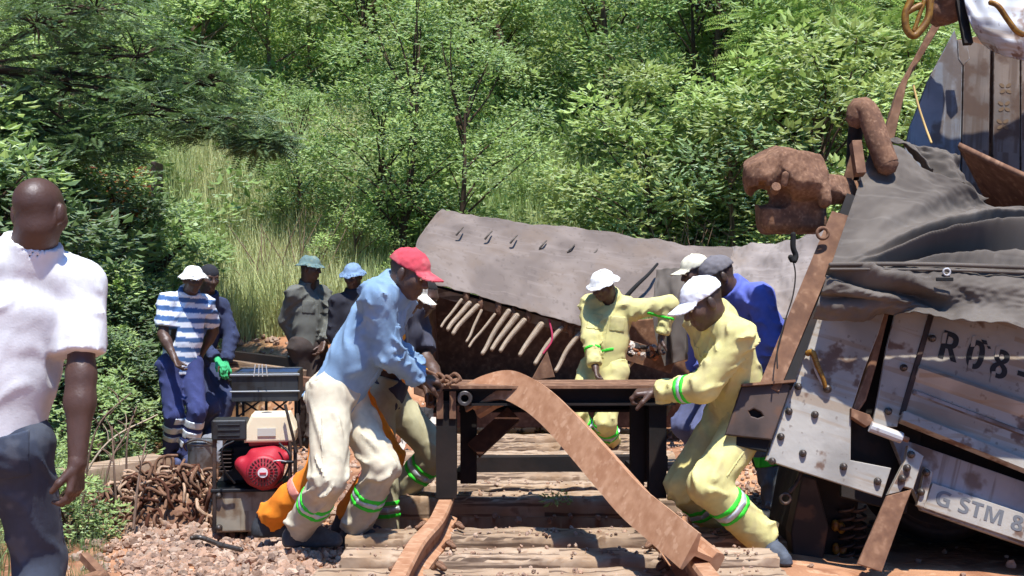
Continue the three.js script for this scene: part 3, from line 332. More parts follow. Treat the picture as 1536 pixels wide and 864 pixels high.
// dark tarpaulin thrown over the near wagon
{
  const foldT = [[0, 0], [0.1, 0.05], [0.17, -0.17], [0.25, -0.15], [0.31, 0.10], [0.40, -0.03], [0.47, 0.08], [0.62, 0.02], [0.78, 0.07], [1.1, 0.03], [1.6, 0]];
  const prof = th => { for (let i = 0; i < foldT.length - 1; i++) { const [a, x] = foldT[i], [b, y] = foldT[i + 1]; if (th <= b) return lerp(x, y, smooth(0, 1, clamp((th - a) / (b - a)))); } return 0; };
  const rel = (u, v) => { const X = u * 1.7, Y = (1 - v) * 0.75 + 0.01, th = Math.atan2(Y, X + 0.02) + 0.02 * noise3(u * 2.2, v * 2.2, 4), r = Math.hypot(X, Y); return smooth(0.04, 0.8, r) * 1.25 * prof(th) * smooth(0, 0.08, v) * (1 - 0.85 * smooth(0.88, 1, v)) + 0.007 * noise3(u * 9, v * 5, 2) + 0.004 * noise3(u * 22, v * 14, 6); };
  const rows = [
    [[1310, 211, 6.15], [1352, 222, 6.15], [1388, 258, 6.1], [1440, 284, 6.1], [1476, 306, 6.1], [1540, 322, 6.1], [1640, 345, 6.1], [1760, 370, 6.1]],
    [[1290, 272, 5.98], [1340, 285, 5.98], [1388, 308, 5.98], [1440, 325, 5.98], [1480, 338, 5.98], [1540, 350, 5.98], [1640, 370, 5.98], [1760, 390, 5.98]],
    [[1268, 335, 5.72], [1325, 340, 5.72], [1384, 352, 5.72], [1440, 362, 5.72], [1482, 368, 5.72], [1540, 375, 5.72], [1640, 388, 5.72], [1760, 400, 5.72]],
    [[1246, 400, 5.45], [1318, 399, 5.45], [1382, 401, 5.45], [1440, 402, 5.45], [1482, 404, 5.45], [1540, 406, 5.45], [1640, 410, 5.45], [1760, 416, 5.45]]].map(r => r.map(q => P(...q)));
  const t = thing('wagon_tarpaulin', 'dark grey crumpled tarpaulin draped over the tilted grey wagon', 'tarpaulin');
  mesh('cover', sheet(rows, 250, 140, 0.006, rel), M.tarpDark, t);
  const sk = [
    [[1244, 396, 5.44], [1300, 397, 5.44], [1360, 398, 5.44], [1430, 400, 5.44], [1500, 402, 5.44], [1600, 408, 5.44], [1760, 414, 5.44]],
    [[1238, 420, 5.41], [1300, 424, 5.37], [1360, 424, 5.36], [1430, 428, 5.34], [1500, 430, 5.34], [1600, 434, 5.34], [1760, 440, 5.34]],
    [[1228, 450, 5.43], [1290, 454, 5.37], [1360, 452, 5.35], [1430, 458, 5.33], [1500, 462, 5.31], [1600, 468, 5.31], [1760, 478, 5.31]],
    [[1219, 478, 5.49], [1290, 480, 5.45], [1345, 470, 5.41], [1420, 476, 5.2], [1500, 485, 5.2], [1600, 496, 5.2], [1760, 510, 5.2]]].map(r => r.map(q => P(...q)));
  const rs = (u, v) => { const k = smooth(0.0, 0.12, v); const line = 0.12 + 0.75 * u * 1.6; const a = Math.exp(-(((v - line) / 0.09) ** 2)), b = Math.exp(-(((v - line + 0.2) / 0.1) ** 2)), c2 = Math.exp(-(((v - 0.62 - 0.3 * u) / 0.07) ** 2)) * smooth(0.35, 0.1, u); return k * (-0.07 * a * smooth(0.6, 0.35, u) + 0.045 * b * smooth(0.6, 0.35, u) - 0.05 * c2) + 0.016 * noise3(u * 7, v * 2, 8) + 0.006 * noise3(u * 25, v * 10, 3); };
  mesh('skirt', sheet(sk, 150, 50, 0.006, rs), M.tarpDark, t);
  mesh('rope_seam', tube([[1246, 397], [1330, 396], [1420, 397], [1500, 400], [1600, 404], [1760, 412]].map(q => P(q[0], q[1], 5.40)), 0.011, 60, 7), M.tarpDark, t);
  mesh('rope_seam', tube([[1246, 404], [1330, 404], [1420, 405], [1500, 408], [1600, 412], [1760, 420]].map(q => P(q[0], q[1], 5.385)), 0.007, 60, 7), M.tarpDark, t);
  { const b = box(0.08, 0.018, 0.012, 0.003); const o = mesh('buckle', b, M.black, t); o.position.copy(P(1417, 419, 5.30)); const r = mesh('buckle_ring', new THREE.TorusGeometry(0.016, 0.005, 8, 14), M.paintWhite, t); r.position.copy(P(1420, 408, 5.36)); }
  const fl = [[[1316, 211, 6.3], [1360, 214, 6.3], [1400, 222, 6.3], [1440, 232, 6.3]], [[1356, 228, 6.2], [1392, 240, 6.22], [1424, 252, 6.22], [1456, 266, 6.22]], [[1392, 262, 6.12], [1420, 275, 6.12], [1450, 288, 6.12], [1478, 302, 6.14]]].map(r => r.map(q => P(...q)));
  mesh('flap', sheet(fl, 60, 30, 0.006, (u, v) => 0.05 * Math.sin(u * 11 + v * 2) * smooth(0, 0.3, v) + 0.012 * noise3(u * 8, v * 5, 1)), M.tarpDark, t);
}
// upended grey wagon behind
{
  const t = thing('upended_wagon', 'upended grey wagon body with peeling boards behind the dark tarpaulin', 'wagon');
  const up = new Plane(P(1340, 215, 6.9), V3(1, -0.1, 0.12), V3(0.15, 1, -0.16));
  const pl = (name, poly, b, f, m, bev = 0.005, holes) => mesh(name, up.plate(poly, b, f, bev, holes), m, t);
  const board = (poly, f, m) => pl('board', poly, f - 0.04, f, m);
  board([[1340, 300], [1365, 190], [1392, 120], [1432, 45], [1444, 90], [1440, 300]], 0, M.boardGrey);
  board([[1442, 300], [1446, 90], [1452, 60], [1486, 70], [1482, 300]], 0.012, M.boardBrown);
  board([[1489, 320], [1491, 60], [1530, 60], [1530, 330]], 0.0, M.boardDark);
  board([[1532, 340], [1532, 60], [1600, 60], [1600, 340]], 0.01, M.boardDark);
  pl('back_board', [[1345, 300], [1430, 60], [1620, 30], [1620, 420], [1400, 420]], -0.12, -0.06, M.rust);
  pl('edge_flange', [[1322, 214], [1340, 214], [1362, 120], [1416, 30], [1406, 24], [1348, 130]], -0.03, 0.06, M.rust);
  mesh('hanging_floor', sheet([[[1436, 220, 6.3], [1500, 250, 6.25], [1600, 295, 6.2], [1720, 350, 6.2]], [[1458, 262, 6.5], [1520, 300, 6.48], [1600, 340, 6.45], [1720, 400, 6.4]], [[1482, 310, 6.75], [1540, 345, 6.75], [1610, 385, 6.7], [1720, 440, 6.7]]].map(r => r.map(q => P(...q))), 20, 12, 0.03), M.rust, t);
  // sunlit rounded end at the top with strap, handle
  const en = sheet([[[1440, -60, 6.6], [1490, -60, 6.5], [1560, -60, 6.5], [1640, -60, 6.6]], [[1446, 0, 6.5], [1490, 0, 6.42], [1560, 0, 6.4], [1640, 0, 6.5]], [[1458, 42, 6.46], [1500, 50, 6.36], [1560, 56, 6.36], [1640, 60, 6.42]], [[1480, 72, 6.55], [1512, 86, 6.42], [1560, 94, 6.42], [1640, 100, 6.5]]].map(r => r.map(q => P(...q))), 40, 40, 0.02, (u, v) => 0.012 * noise3(u * 5, v * 5, 3));
  mesh('bent_end_plate', en, M.paintWhite, t);
  mesh('strap', bar(P(1436, -20, 6.6), P(1452, 66, 6.5), rect(0.05, 0.03), V3(0, 0, 1)), M.dark, t);
  pl('pointed_plate', [[1436, 60], [1450, 60], [1455, 88], [1445, 98], [1438, 88]], 0.14, 0.16, M.paintOld);
  mesh('grab_handle', tube([P(1486, 4, 6.32), P(1496, 8, 6.28), P(1512, 30, 6.28), P(1524, 46, 6.28), P(1534, 52, 6.32)], 0.016, 20, 8), M.yellow, t);
  mesh('hook_casting', tube([P(1372, -40, 6.5), P(1366, 0, 6.5), P(1358, 22, 6.5), P(1361, 46, 6.5), P(1370, 54, 6.5), P(1380, 46, 6.5), P(1392, 28, 6.5), P(1396, 0, 6.5), P(1410, -40, 6.5)], 0.022, 60, 8), M.yellow, t);
  mesh('hook_casting', tube([P(1358, 20, 6.5), P(1372, 12, 6.5), P(1380, 8, 6.5)], 0.018, 12, 8), M.yellow, t); mesh('hook_casting', tube([P(1386, 2, 6.5), P(1378, 26, 6.5), P(1371, 46, 6.5)], 0.013, 12, 8), M.yellow, t);
  mesh('pivot_block', rough(new THREE.SphereGeometry(0.12, 20, 14), 0.02, 9), M.rust, t).position.copy(P(1420, 8, 6.7));
  mesh('cord', tube([P(1370, 128, 6.6), P(1378, 160, 6.55), P(1388, 190, 6.5), P(1397, 214, 6.4)], 0.007, 14, 6), mat(0xb9985e, 0.9), t);
  // stencilled marks on the dark board
  for (let r = 0; r < 3; r++) for (const [du, dv, a] of [[-5, -4, 0.6], [5, -4, -0.6], [-4, 5, -0.5], [5, 5, 0.5]]) { const u = 1508 - r * 2, v = 132 + r * 27; const q = []; for (let i = 0; i < 10; i++) { const th = i / 10 * Math.PI * 2, x = 4.5 * Math.cos(th), y = 2.6 * Math.sin(th); q.push([u + du + x * Math.cos(a) - y * Math.sin(a), v + dv + x * Math.sin(a) + y * Math.cos(a)]); } mesh('stencil_mark', up.plate(q, 0.001, 0.003, 0), mat(0x65503a, 0.9), t); }
}
// ---------- rear wreck: overturned wagon under a pale tarpaulin ----------
{
  const t = thing('overturned_wagon', 'overturned wagon with dark interior and stakes hanging below its pale tarpaulin', 'wagon');
  const pt = (n, p, z0, z1, m) => { const s = new THREE.Shape(p.map(q => { const w = P(q[0], q[1], z0); return new THREE.Vector2(w.x, w.y); })); const e = new THREE.ExtrudeGeometry(s, { depth: z1 - z0, bevelEnabled: true, bevelSize: 0.008, bevelThickness: 0.008, bevelSegments: 1 }); e.translate(0, 0, -z1); return mesh(n, boxUV(e), m, t); };
  pt('wagon_floor', [[630, 425], [880, 490], [1060, 470], [1060, 640], [880, 630], [640, 600]], 10.9, 11.0, M.rust);
  pt('end_wall', [[618, 430], [640, 432], [650, 600], [622, 590]], 10.0, 11.0, M.rust);
  pt('lower_frame', [[640, 575], [1040, 590], [1040, 640], [640, 640]], 10.3, 10.9, M.rust);
  mesh('side_rail', bar(P(648, 436, 9.9), P(905, 508, 9.75), rect(0.04, 0.075)), M.woodB, t);
  mesh('upper_rail', bar(P(648, 428, 9.95), P(890, 492, 9.8), rect(0.03, 0.03)), M.dark, t);
  const poles = [[692, 450, 662, 490, 0], [716, 459, 680, 500, 2], [722, 466, 700, 512, 0], [742, 472, 704, 520, 0], [763, 467, 724, 530, 3], [786, 481, 751, 526, 2], [842, 492, 803, 545, 3], [870, 500, 834, 556, 4], [958, 530, 926, 577, 3], [704, 455, 672, 494, 1], [775, 474, 738, 524, 1], [812, 487, 780, 532, 1]];
  for (const [u0, v0, u1, v1, b] of poles) mesh('stake', tube([P(u0, v0, 9.72), P((u0 + u1) / 2 - b * 0.5, (v0 + v1) / 2 - b * 0.5, 9.68), P(u1 + 5, v1 - 8, 9.64), P(u1, v1, 9.62)], (b ? 0.026 : 0.014) * (0.8 + 0.35 * Math.abs(Math.sin(u0))), 20, 8, b ? 0.018 : 0.011), M.pole, t);
  for (const [u, v] of [[700, 444], [720, 456], [748, 462], [770, 470], [792, 474], [848, 486], [856, 494]]) { const s = mesh('stake_socket', rough(new THREE.SphereGeometry(0.045, 12, 8), 0.012, 20, u), M.rust, t); s.scale.set(0.7, 1.3, 0.7); s.position.copy(P(u, v, 9.75)); }
  mesh('tie_rope', tube([P(824, 480, 9.72), P(828, 510, 9.66), P(815, 530, 9.62)], 0.009, 14, 6), mat(0xa02b48, 0.9), t);
  mesh('side_board', bar(P(925, 520, 9.7), P(1010, 546, 9.6), rect(0.03, 0.17)), M.rust, t);
}
{
  const rows = [
    [[662, 314, 10.7], [710, 323, 10.7], [770, 331, 10.7], [830, 337, 10.7], [895, 346, 10.65], [960, 356, 10.6], [1030, 367, 10.5], [1100, 371, 10.4]],
    [[640, 340, 10.45], [698, 352, 10.45], [760, 363, 10.42], [825, 372, 10.4], [890, 382, 10.35], [958, 390, 10.3], [1026, 398, 10.25], [1096, 402, 10.2]],
    [[624, 372, 10.1], [690, 392, 10.12], [755, 407, 10.1], [820, 420, 10.08], [884, 432, 10.0], [950, 438, 10.0], [1018, 440, 10.0], [1090, 440, 10.0]],
    [[646, 426, 9.75], [700, 440, 9.72], [760, 455, 9.7], [818, 471, 9.68], [880, 490, 9.66], [945, 480, 9.7], [1010, 472, 9.75], [1080, 474, 9.8]]].map(r => r.map(q => P(...q)));
  const t = thing('pale_tarpaulin', 'pale brown grey tarpaulin stretched over the overturned wagon', 'tarpaulin');
  mesh('cover', sheet(rows, 160, 50, 0.006, (u, v) => 0.02 * noise3(u * 6, v * 2.4, 5) + 0.008 * noise3(u * 22, v * 8, 2)), M.tarp, t);
  const loops = [[690, 346], [733, 352], [771, 358], [815, 366], [857, 372], [893, 378], [946, 390], [988, 402]];
  for (const [u, v] of loops) mesh('tie_loop', tube([P(u - 5, v + 6, 10.37), P(u, v, 10.37), P(u + 5, v - 5, 10.45)], 0.011, 10, 6, 0.006), M.tarpDark, t);
  const r2 = [[[1098, 370, 10.4], [1140, 366, 10.3], [1190, 358, 10.2], [1240, 346, 10.1]], [[1090, 420, 10.0], [1140, 416, 9.95], [1190, 410, 9.9], [1240, 402, 9.8]], [[1086, 480, 9.75], [1140, 480, 9.7], [1190, 478, 9.6], [1240, 474, 9.5]]].map(r => r.map(q => P(...q)));
  const t2 = thing('pale_tarpaulin', 'light grey tarpaulin behind the worker in blue, beside the brown grey one', 'tarpaulin');
  mesh('cover', sheet(r2, 60, 40, 0.006, (u, v) => 0.025 * noise3(u * 4, v * 3, 9) + 0.008 * noise3(u * 14, v * 10, 9)), M.tarpLight, t2);
  const r3 = [[[985, 405, 9.6], [1010, 402, 9.55], [1040, 404, 9.5], [1070, 412, 9.5]], [[982, 440, 9.5], [1006, 438, 9.42], [1036, 440, 9.38], [1070, 446, 9.4]], [[986, 490, 9.42], [1006, 492, 9.34], [1034, 492, 9.3], [1066, 494, 9.36]], [[1000, 548, 9.4], [1012, 544, 9.34], [1034, 540, 9.3], [1060, 545, 9.36]]].map(r => r.map(q => P(...q)));
  single('tarpaulin_corner', sheet(r3, 50, 60, 0.006, (u, v) => 0.055 * Math.sin(u * 15 + v * 2.5) * smooth(0.1, 0.6, v) + 0.01 * noise3(u * 6, v * 5, 4)), M.tarpDark, 'dark grey loose tarpaulin corner hanging beside the worker in the white brimmed hat', 'tarpaulin');
  // black tube painted in for the dark slit in the cover
  mesh('torn_edge', tube([P(938, 446, 9.78), P(955, 428, 9.84), P(972, 412, 9.95), P(986, 396, 10.1)], 0.022, 16, 6, 0.012), M.black, t);
}
{ // rubble load spilling at the rear wagon
  const R = rng(91), G = [stoneGeo(3), stoneGeo(9)], mm = [mat(0x2b2624, 0.9), mat(0xb3a698, 0.9), mat(0x8c5a3c, 0.9)];
  for (let i = 0; i < 46; i++) { const o = single('rubble_chunk', G[i % 2], mm[Math.floor(R() * 3)], 'small broken chunk in the load spilling below the hanging tarpaulin corner', 'rubble', 'rubble spilling from the overturned wagon'); const r = lerp(0.02, 0.045, R()); o.scale.set(r * 1.4, r, r); o.position.copy(P(lerp(928, 988, R()), 0, 9.55)); o.position.y = P(0, 512 + 16 * R() + (o.position.x - 0.9) * 30, 9.55).y; o.rotation.set(R() * 6, R() * 6, R() * 6); }
  for (let i = 0; i < 30; i++) { const o = single('scrap_chunk', G[i % 2], mm[i % 3], 'pale broken scrap piled against the end of the overturned wagon', 'rubble', 'scrap by the overturned wagon'); const r = lerp(0.04, 0.1, R()); o.scale.set(r * 1.6, r, r); const u = lerp(560, 660, R()), d = lerp(8.6, 9.6, R()); o.position.copy(P(u, 500, d)); o.position.y = groundY(o.position.x, d) + 0.04 + 0.25 * R() * smooth(8.6, 9.6, d); o.rotation.set(R() * 6, R() * 6, R() * 6); }
}
// ---------- people ----------
const SK = [0.085, 0.045, 0.03];
const skinMat = mat(0xffffff, 0.5, 0, { vertexColors: true, bumpMap: bumpFine, bumpScale: 0.0012 }), clothMat = mat(0xffffff, 0.95, 0, { vertexColors: true, bumpMap: bumpFine, bumpScale: 0.0007 }), shoeMat = mat(0xffffff, 0.75, 0, { vertexColors: true });
const eyeMat = mat(0xd8d0c4, 0.3), irisMat = mat(0x120b08, 0.25), bandSilver = mat(0xc4c8cc, 0.4, 0.3), bandGreen = mat(0x35d02e, 0.7);
function ik(a, b, l1, l2, pole) { const d = b.clone().sub(a); let L = d.length(); d.normalize(); const mx = (l1 + l2) * 0.999; if (L > mx) { const k = L / mx; l1 *= k; l2 *= k; if (k > 1.05) console.log('stretch', dbg, k.toFixed(2)); } const x = (l1 * l1 - l2 * l2 + L * L) / (2 * L), h = Math.sqrt(Math.max(0, l1 * l1 - x * x)); const p = pole.clone().addScaledVector(d, -pole.dot(d)).normalize(); return a.clone().addScaledVector(d, x).addScaledVector(p, h); }
const yawV = (deg, pitch = 0) => { const a = deg * Math.PI / 180, b = pitch * Math.PI / 180; return V3(Math.sin(a) * Math.cos(b), Math.sin(b), Math.cos(a) * Math.cos(b)); };
function tint(c, amt, f, stain) { return (x, y, z) => { const n = 1 + amt * noise3(x * f, y * f, z * f) + amt * 0.6 * noise3(x * f * 4, y * f * 4, z * f * 4); let r = [c[0] * n, c[1] * n, c[2] * n]; if (stain) { const s = smooth(0.25, 0.65, noise3(x * 6 + 5, y * 6, z * 6) + 0.3 * noise3(x * 22, y * 22, z * 22)); r = mix3(r, stain, s * 0.45); } return r; }; }
let dbg = '';
function person(o) { dbg = o.label.slice(0, 30);
  const S = o.S || 1, near = o.near, cc = near ? 0.0102 : 0.0155, hc = near ? 0.0054 : 0.0075, fc = near ? 0.0045 : 0.007, seed = o.seed || 1;
  const g = thing('person', o.label, 'person', o.group);
  const pel = P(...o.pel), neck = P(...o.neck), hd = P(...o.head), f = yawV(o.yaw), up = neck.clone().sub(pel), tl = up.length(); up.normalize();
  console.log(dbg, 'torso', (tl / S).toFixed(2), 'neck-head', (hd.distanceTo(neck) / S).toFixed(2));
  const ft = yawV(o.tyaw ?? o.yaw); const l = V3().crossVectors(V3(0, 1, 0), f).normalize(); const l2 = V3().crossVectors(up, ft.clone().addScaledVector(up, -ft.dot(up))).normalize(); const ff = V3().crossVectors(l2, up).normalize();
  const hip = { L: pel.clone().addScaledVector(l, 0.09 * S), R: pel.clone().addScaledVector(l, -0.09 * S) };
  const sh = { L: neck.clone().addScaledVector(l2, 0.175 * S).addScaledVector(up, -0.055 * S), R: neck.clone().addScaledVector(l2, -0.175 * S).addScaledVector(up, -0.055 * S) };
  const arm = {}, leg = {};
  for (const s of ['L', 'R']) { const w = P(...o['wr' + s]); const el = ik(sh[s], w, 0.29 * S, 0.265 * S, o['pole' + s] || V3(0, -1, -0.3)); arm[s] = { el, w };
    const q = o['an' + s]; const an = q.length > 2 ? P(...q) : V3((q[0] - 768) * q[1] / FOC, groundY((q[0] - 768) * q[1] / FOC, q[1]) + 0.09 + (o.lift || 0), -q[1]); const kn = ik(hip[s], an, 0.43 * S, 0.42 * S, o['kpole' + s] || f.clone().addScaledVector(l, s === 'L' ? 0.15 : -0.15)); leg[s] = { an, kn }; }
  const origin = V3(pel.x, Math.min(leg.L.an.y, leg.R.an.y) - 0.09, pel.z); g.position.copy(origin);
  const add = (name, geo, m, lab) => { geo.translate(-origin.x, -origin.y, -origin.z); if (m === clothMat || m === skinMat) geo = boxUV(geo, 6); const e = mesh(name, geo, m, g); if (lab) e.userData.label = lab; return e; };
  const at = (k) => pel.clone().addScaledVector(up, k * tl);
  // ---- head ----
  const hf = yawV(o.hyaw, o.hpitch || 0), hl = V3().crossVectors(V3(0, 1, 0), hf).normalize(), hu = V3().crossVectors(hf, hl).normalize(); if (o.roll) { hl.applyAxisAngle(hf, o.roll); hu.applyAxisAngle(hf, o.roll); }
  const hs = S * 0.95 * (o.hs || 1); const HP = (x, y, z) => hd.clone().addScaledVector(hl, x * hs).addScaledVector(hu, y * hs).addScaledVector(hf, z * hs);
  const loc = fn => { const q = (x, y, z) => { const a = x - hd.x, b = y - hd.y, c = z - hd.z; return hs * fn((a * hl.x + b * hl.y + c * hl.z) / hs, (a * hu.x + b * hu.y + c * hu.z) / hs, (a * hf.x + b * hf.y + c * hf.z) / hs); }; return q; };
  const E = (x, y, z, a, b, c) => ellip(V3(x, y, z), a, b, c), Bn = (a, b, r, q) => bone(V3(...a), V3(...b), r, q);
  const face = [E(0, 0.035, -0.012, 0.076, 0.082, 0.097), E(0, -0.03, 0.02, 0.06, 0.082, 0.068), E(0, -0.098, 0.056, 0.026, 0.02, 0.022), E(0.04, -0.022, 0.056, 0.026, 0.026, 0.026), E(-0.04, -0.022, 0.056, 0.026, 0.026, 0.026), Bn([-0.036, 0.022, 0.074], [0.036, 0.022, 0.074], 0.013, 0.013)];
  const fk = union(face, 0.03), fine = union([Bn([0, 0.008, 0.086], [0, -0.03, 0.102], 0.009, 0.015), E(0.013, -0.034, 0.09, 0.012, 0.01, 0.012), E(-0.013, -0.034, 0.09, 0.012, 0.01, 0.012), Bn([-0.02, -0.061, 0.08], [0.02, -0.061, 0.08], 0.009, 0.009), Bn([-0.018, -0.075, 0.078], [0.018, -0.075, 0.078], 0.01, 0.01), E(0.084, -0.004, -0.012, 0.013, 0.034, 0.02), E(-0.084, -0.004, -0.012, 0.013, 0.034, 0.02)], 0.008), sock = union([E(0.032, 0.001, 0.09, 0.018, 0.012, 0.018), E(-0.032, 0.001, 0.09, 0.018, 0.012, 0.018)], 0.001);
  const neckB = bone(HP(0, -0.05, -0.025), neck.clone().addScaledVector(up, -0.03), 0.062 * S, 0.07 * S);
  const headF = loc((x, y, z) => { let d = fk(x, y, z); d = -smin(-d, sock(x, y, z), 0.012); return smin(d, fine(x, y, z), 0.01); });
  const hfun = (x, y, z) => smin(headF(x, y, z), neckB(x, y, z), 0.035); hfun.lo = hd.clone().subScalar(0.15).min(neckB.lo); hfun.hi = hd.clone().addScalar(0.15).max(neckB.hi);
  const skc = o.skin || SK, skinC = tint(skc, 0.1, 20);
  const scalp = (x, y, z) => { const a = x - hd.x, b = y - hd.y, c = z - hd.z, ly = (a * hu.x + b * hu.y + c * hu.z) / hs, lz = (a * hf.x + b * hf.y + c * hf.z) / hs; const s0 = skinC(x, y, z), k = smooth(-0.004, 0.014, ly - (lz > 0.02 ? 0.035 + 0.5 * (lz - 0.02) : 0.3 * lz - 0.012) + 0.004 * noise3(x * 60, y * 60, z * 60)); return mix3(s0, [0.03 + 0.012 * noise3(x * 160, y * 160, z * 160), 0.021, 0.017], k * (o.bald ? 0.08 : 0.62)); };
  const parts = [solid(hfun, hc, scalp, 0.01)];
  // ---- hands ----
  for (const s of ['L', 'R']) { const { el, w } = arm[s], spec = o['hand' + s] || {}; const dir = (spec.dir ? V3(...spec.dir) : w.clone().sub(el)).normalize(); let pn = (spec.palm ? V3(...spec.palm) : l2.clone().multiplyScalar(s === 'L' ? -1 : 1)); pn.addScaledVector(dir, -pn.dot(dir)).normalize(); let sd = V3().crossVectors(dir, pn).normalize(); if (s === 'R') sd.negate(); if (spec.flip) sd.negate(); const curl = spec.curl ?? 0.35, k = S, list = [], K = (a, b, c) => w.clone().addScaledVector(dir, a * k).addScaledVector(sd, b * k).addScaledVector(pn, c * k);
    for (let i = 0; i < 4; i++) { const b0 = K(0.09 - 0.004 * Math.abs(i - 1), 0.031 - i * 0.0205, 0); list.push(bone(K(0.0, 0.012 - i * 0.008, 0), b0, 0.017 * k, 0.0125 * k)); let p = b0, a = curl * (0.7 + 0.1 * i); const len = [0.072, 0.08, 0.075, 0.06][i] * k; for (const [j, q] of [0.45, 0.3, 0.25].entries()) { const e = p.clone().addScaledVector(dir, Math.cos(a) * len * q).addScaledVector(pn, Math.sin(a) * len * q).addScaledVector(sd, (1.5 - i) * 0.004 * k * (1 - clamp(curl))); list.push(bone(p, e, (0.0098 - 0.0008 * j) * k, (0.0092 - 0.001 * j) * k)); p = e; a += curl * 1.15; } }
    const t0 = K(0.025, 0.026, 0.004), t1 = K(0.062, 0.052, 0.016 + 0.02 * clamp(curl)), t2 = K(0.09, 0.056, 0.022 + 0.045 * clamp(curl)); list.push(bone(t0, t1, 0.016 * k, 0.0115 * k), bone(t1, t2, 0.0115 * k, 0.009 * k));
    const hf2 = union(list, 0.008), fa = bone(w.clone().lerp(el, 0.25), w, 0.032 * S, 0.027 * S); const H = (x, y, z) => smin(hf2(x, y, z), fa(x, y, z), 0.02); H.lo = hf2.lo.clone().min(fa.lo); H.hi = hf2.hi.clone().max(fa.hi);
    const hcol = spec.colour ? tint(spec.colour, 0.15, 30) : skinC; const hg = solid(H, fc, hcol, 0.012); if (spec.colour) add('glove', hg, clothMat, spec.colourName); else parts.push(hg); }
  // ---- nude body under the clothes ----
  const waist = at(0.38), chest = at(0.72), list = [bone(hip.L, hip.R, 0.085 * S, 0.085 * S), bone(pel, waist, 0.085 * S, 0.08 * S, { n: l, k: 1.25 }), bone(waist, chest, 0.08 * S, 0.088 * S, { n: l2, k: 1.3 }), bone(sh.L.clone().lerp(sh.R, 0.14), sh.R.clone().lerp(sh.L, 0.14), 0.05 * S, 0.05 * S), bone(neck, sh.L, 0.042 * S, 0.042 * S), bone(neck, sh.R, 0.042 * S, 0.042 * S), bone(HP(0, -0.05, -0.025), neck.clone().addScaledVector(up, -0.03), 0.05 * S, 0.052 * S)];
  for (const s of ['L', 'R']) { const a = arm[s], g2 = leg[s]; list.push(bone(sh[s], a.el, 0.048 * S, 0.043 * S), bone(a.el, a.el.clone().lerp(a.w, 0.3), 0.043 * S, 0.045 * S), bone(a.el.clone().lerp(a.w, 0.3), a.w, 0.045 * S, 0.029 * S), bone(hip[s], g2.kn, 0.085 * S, 0.056 * S), bone(g2.kn, g2.kn.clone().lerp(g2.an, 0.35), 0.054 * S, 0.057 * S), bone(g2.kn.clone().lerp(g2.an, 0.35), g2.an, 0.057 * S, 0.04 * S)); }
  parts.push(solid(union(list, 0.035), near ? 0.013 : 0.022, skinC));
  add('body', merge(parts), skinMat);
  for (const s of [-1, 1]) { const e = new THREE.SphereGeometry(0.0125 * hs, 10, 8); const p = HP(s * 0.032, 0.002, 0.073); e.translate(p.x, p.y, p.z); const eo = add('eye', e, eyeMat); const i = new THREE.SphereGeometry(0.007 * hs, 8, 6); const q = HP(s * 0.032, 0.002, 0.0805); i.translate(q.x - origin.x, q.y - origin.y, q.z - origin.z); mesh('iris', i, irisMat, eo); }
  // ---- clothes ----
  // cloth folds: broken slanting creases round each limb, closer at the joints
  const seg = (a, b, n, amp, tw, k) => { const ax = b.clone().sub(a), L = ax.length(); ax.normalize(); const e1 = V3().crossVectors(ax, Math.abs(ax.y) < 0.9 ? V3(0, 1, 0) : V3(1, 0, 0)).normalize(), e2 = V3().crossVectors(ax, e1); return { a, ax, L, e1, e2, n, amp, tw, k }; };
  const wrinkle = (fn, segs) => { const W = new Float32Array(segs.length), D = new Float32Array(segs.length); const q = (x, y, z) => { const d = fn(x, y, z); if (Math.abs(d) > 0.05) return d; let sw = 0, sd = 0; for (let i = 0; i < segs.length; i++) { const s = segs[i], vx = x - s.a.x, vy = y - s.a.y, vz = z - s.a.z, t = vx * s.ax.x + vy * s.ax.y + vz * s.ax.z, p1 = vx * s.e1.x + vy * s.e1.y + vz * s.e1.z, p2 = vx * s.e2.x + vy * s.e2.y + vz * s.e2.z, r = Math.hypot(p1, p2) || 1e-4, over = Math.max(0, -t, t - s.L); const w = Math.exp(-Math.max(0, Math.hypot(r - s.k, over)) / 0.022) + 1e-9; const c = p1 / r, sn = p2 / r, nz = noise3(t * 3.5 + seed * 7 + i * 3, c * 0.8, sn * 0.8), ph = s.n * t / s.L + s.tw * (c * 0.7 + sn * 0.5) + 0.34 * nz; const cs = 0.5 + 0.5 * Math.cos(6.283 * ph), rg = cs * cs * cs * cs; const m = smooth(-0.3, 0.4, noise3(t * 2.6 - seed * 3 + i, c * 0.85 + 5, sn * 0.85)), jb = 0.55 + 0.75 * Math.exp(-Math.max(0, t) / 0.09) + 0.75 * Math.exp(-Math.max(0, s.L - t) / 0.09); const fineR = 0.5 + 0.5 * Math.cos(6.283 * (ph * 2.3 + 0.4 * nz)); sd += w * s.amp * jb * ((rg - 0.25) * m + 0.10 * (fineR * fineR - 0.4) * (1 - m) + 0.2 * nz); sw += w; } return d - (o.fold ?? 1) * sd / sw; }; q.lo = fn.lo; q.hi = fn.hi; return q; };
  const beyond = (a, b, r) => { const ax = b.clone().sub(a).normalize(); return bone(b, b.clone().addScaledVector(ax, 0.1), r, r, { cutA: 0 }); };
  const flare = o.flare ?? 1, bandsOn = [];
  const trouser = {};
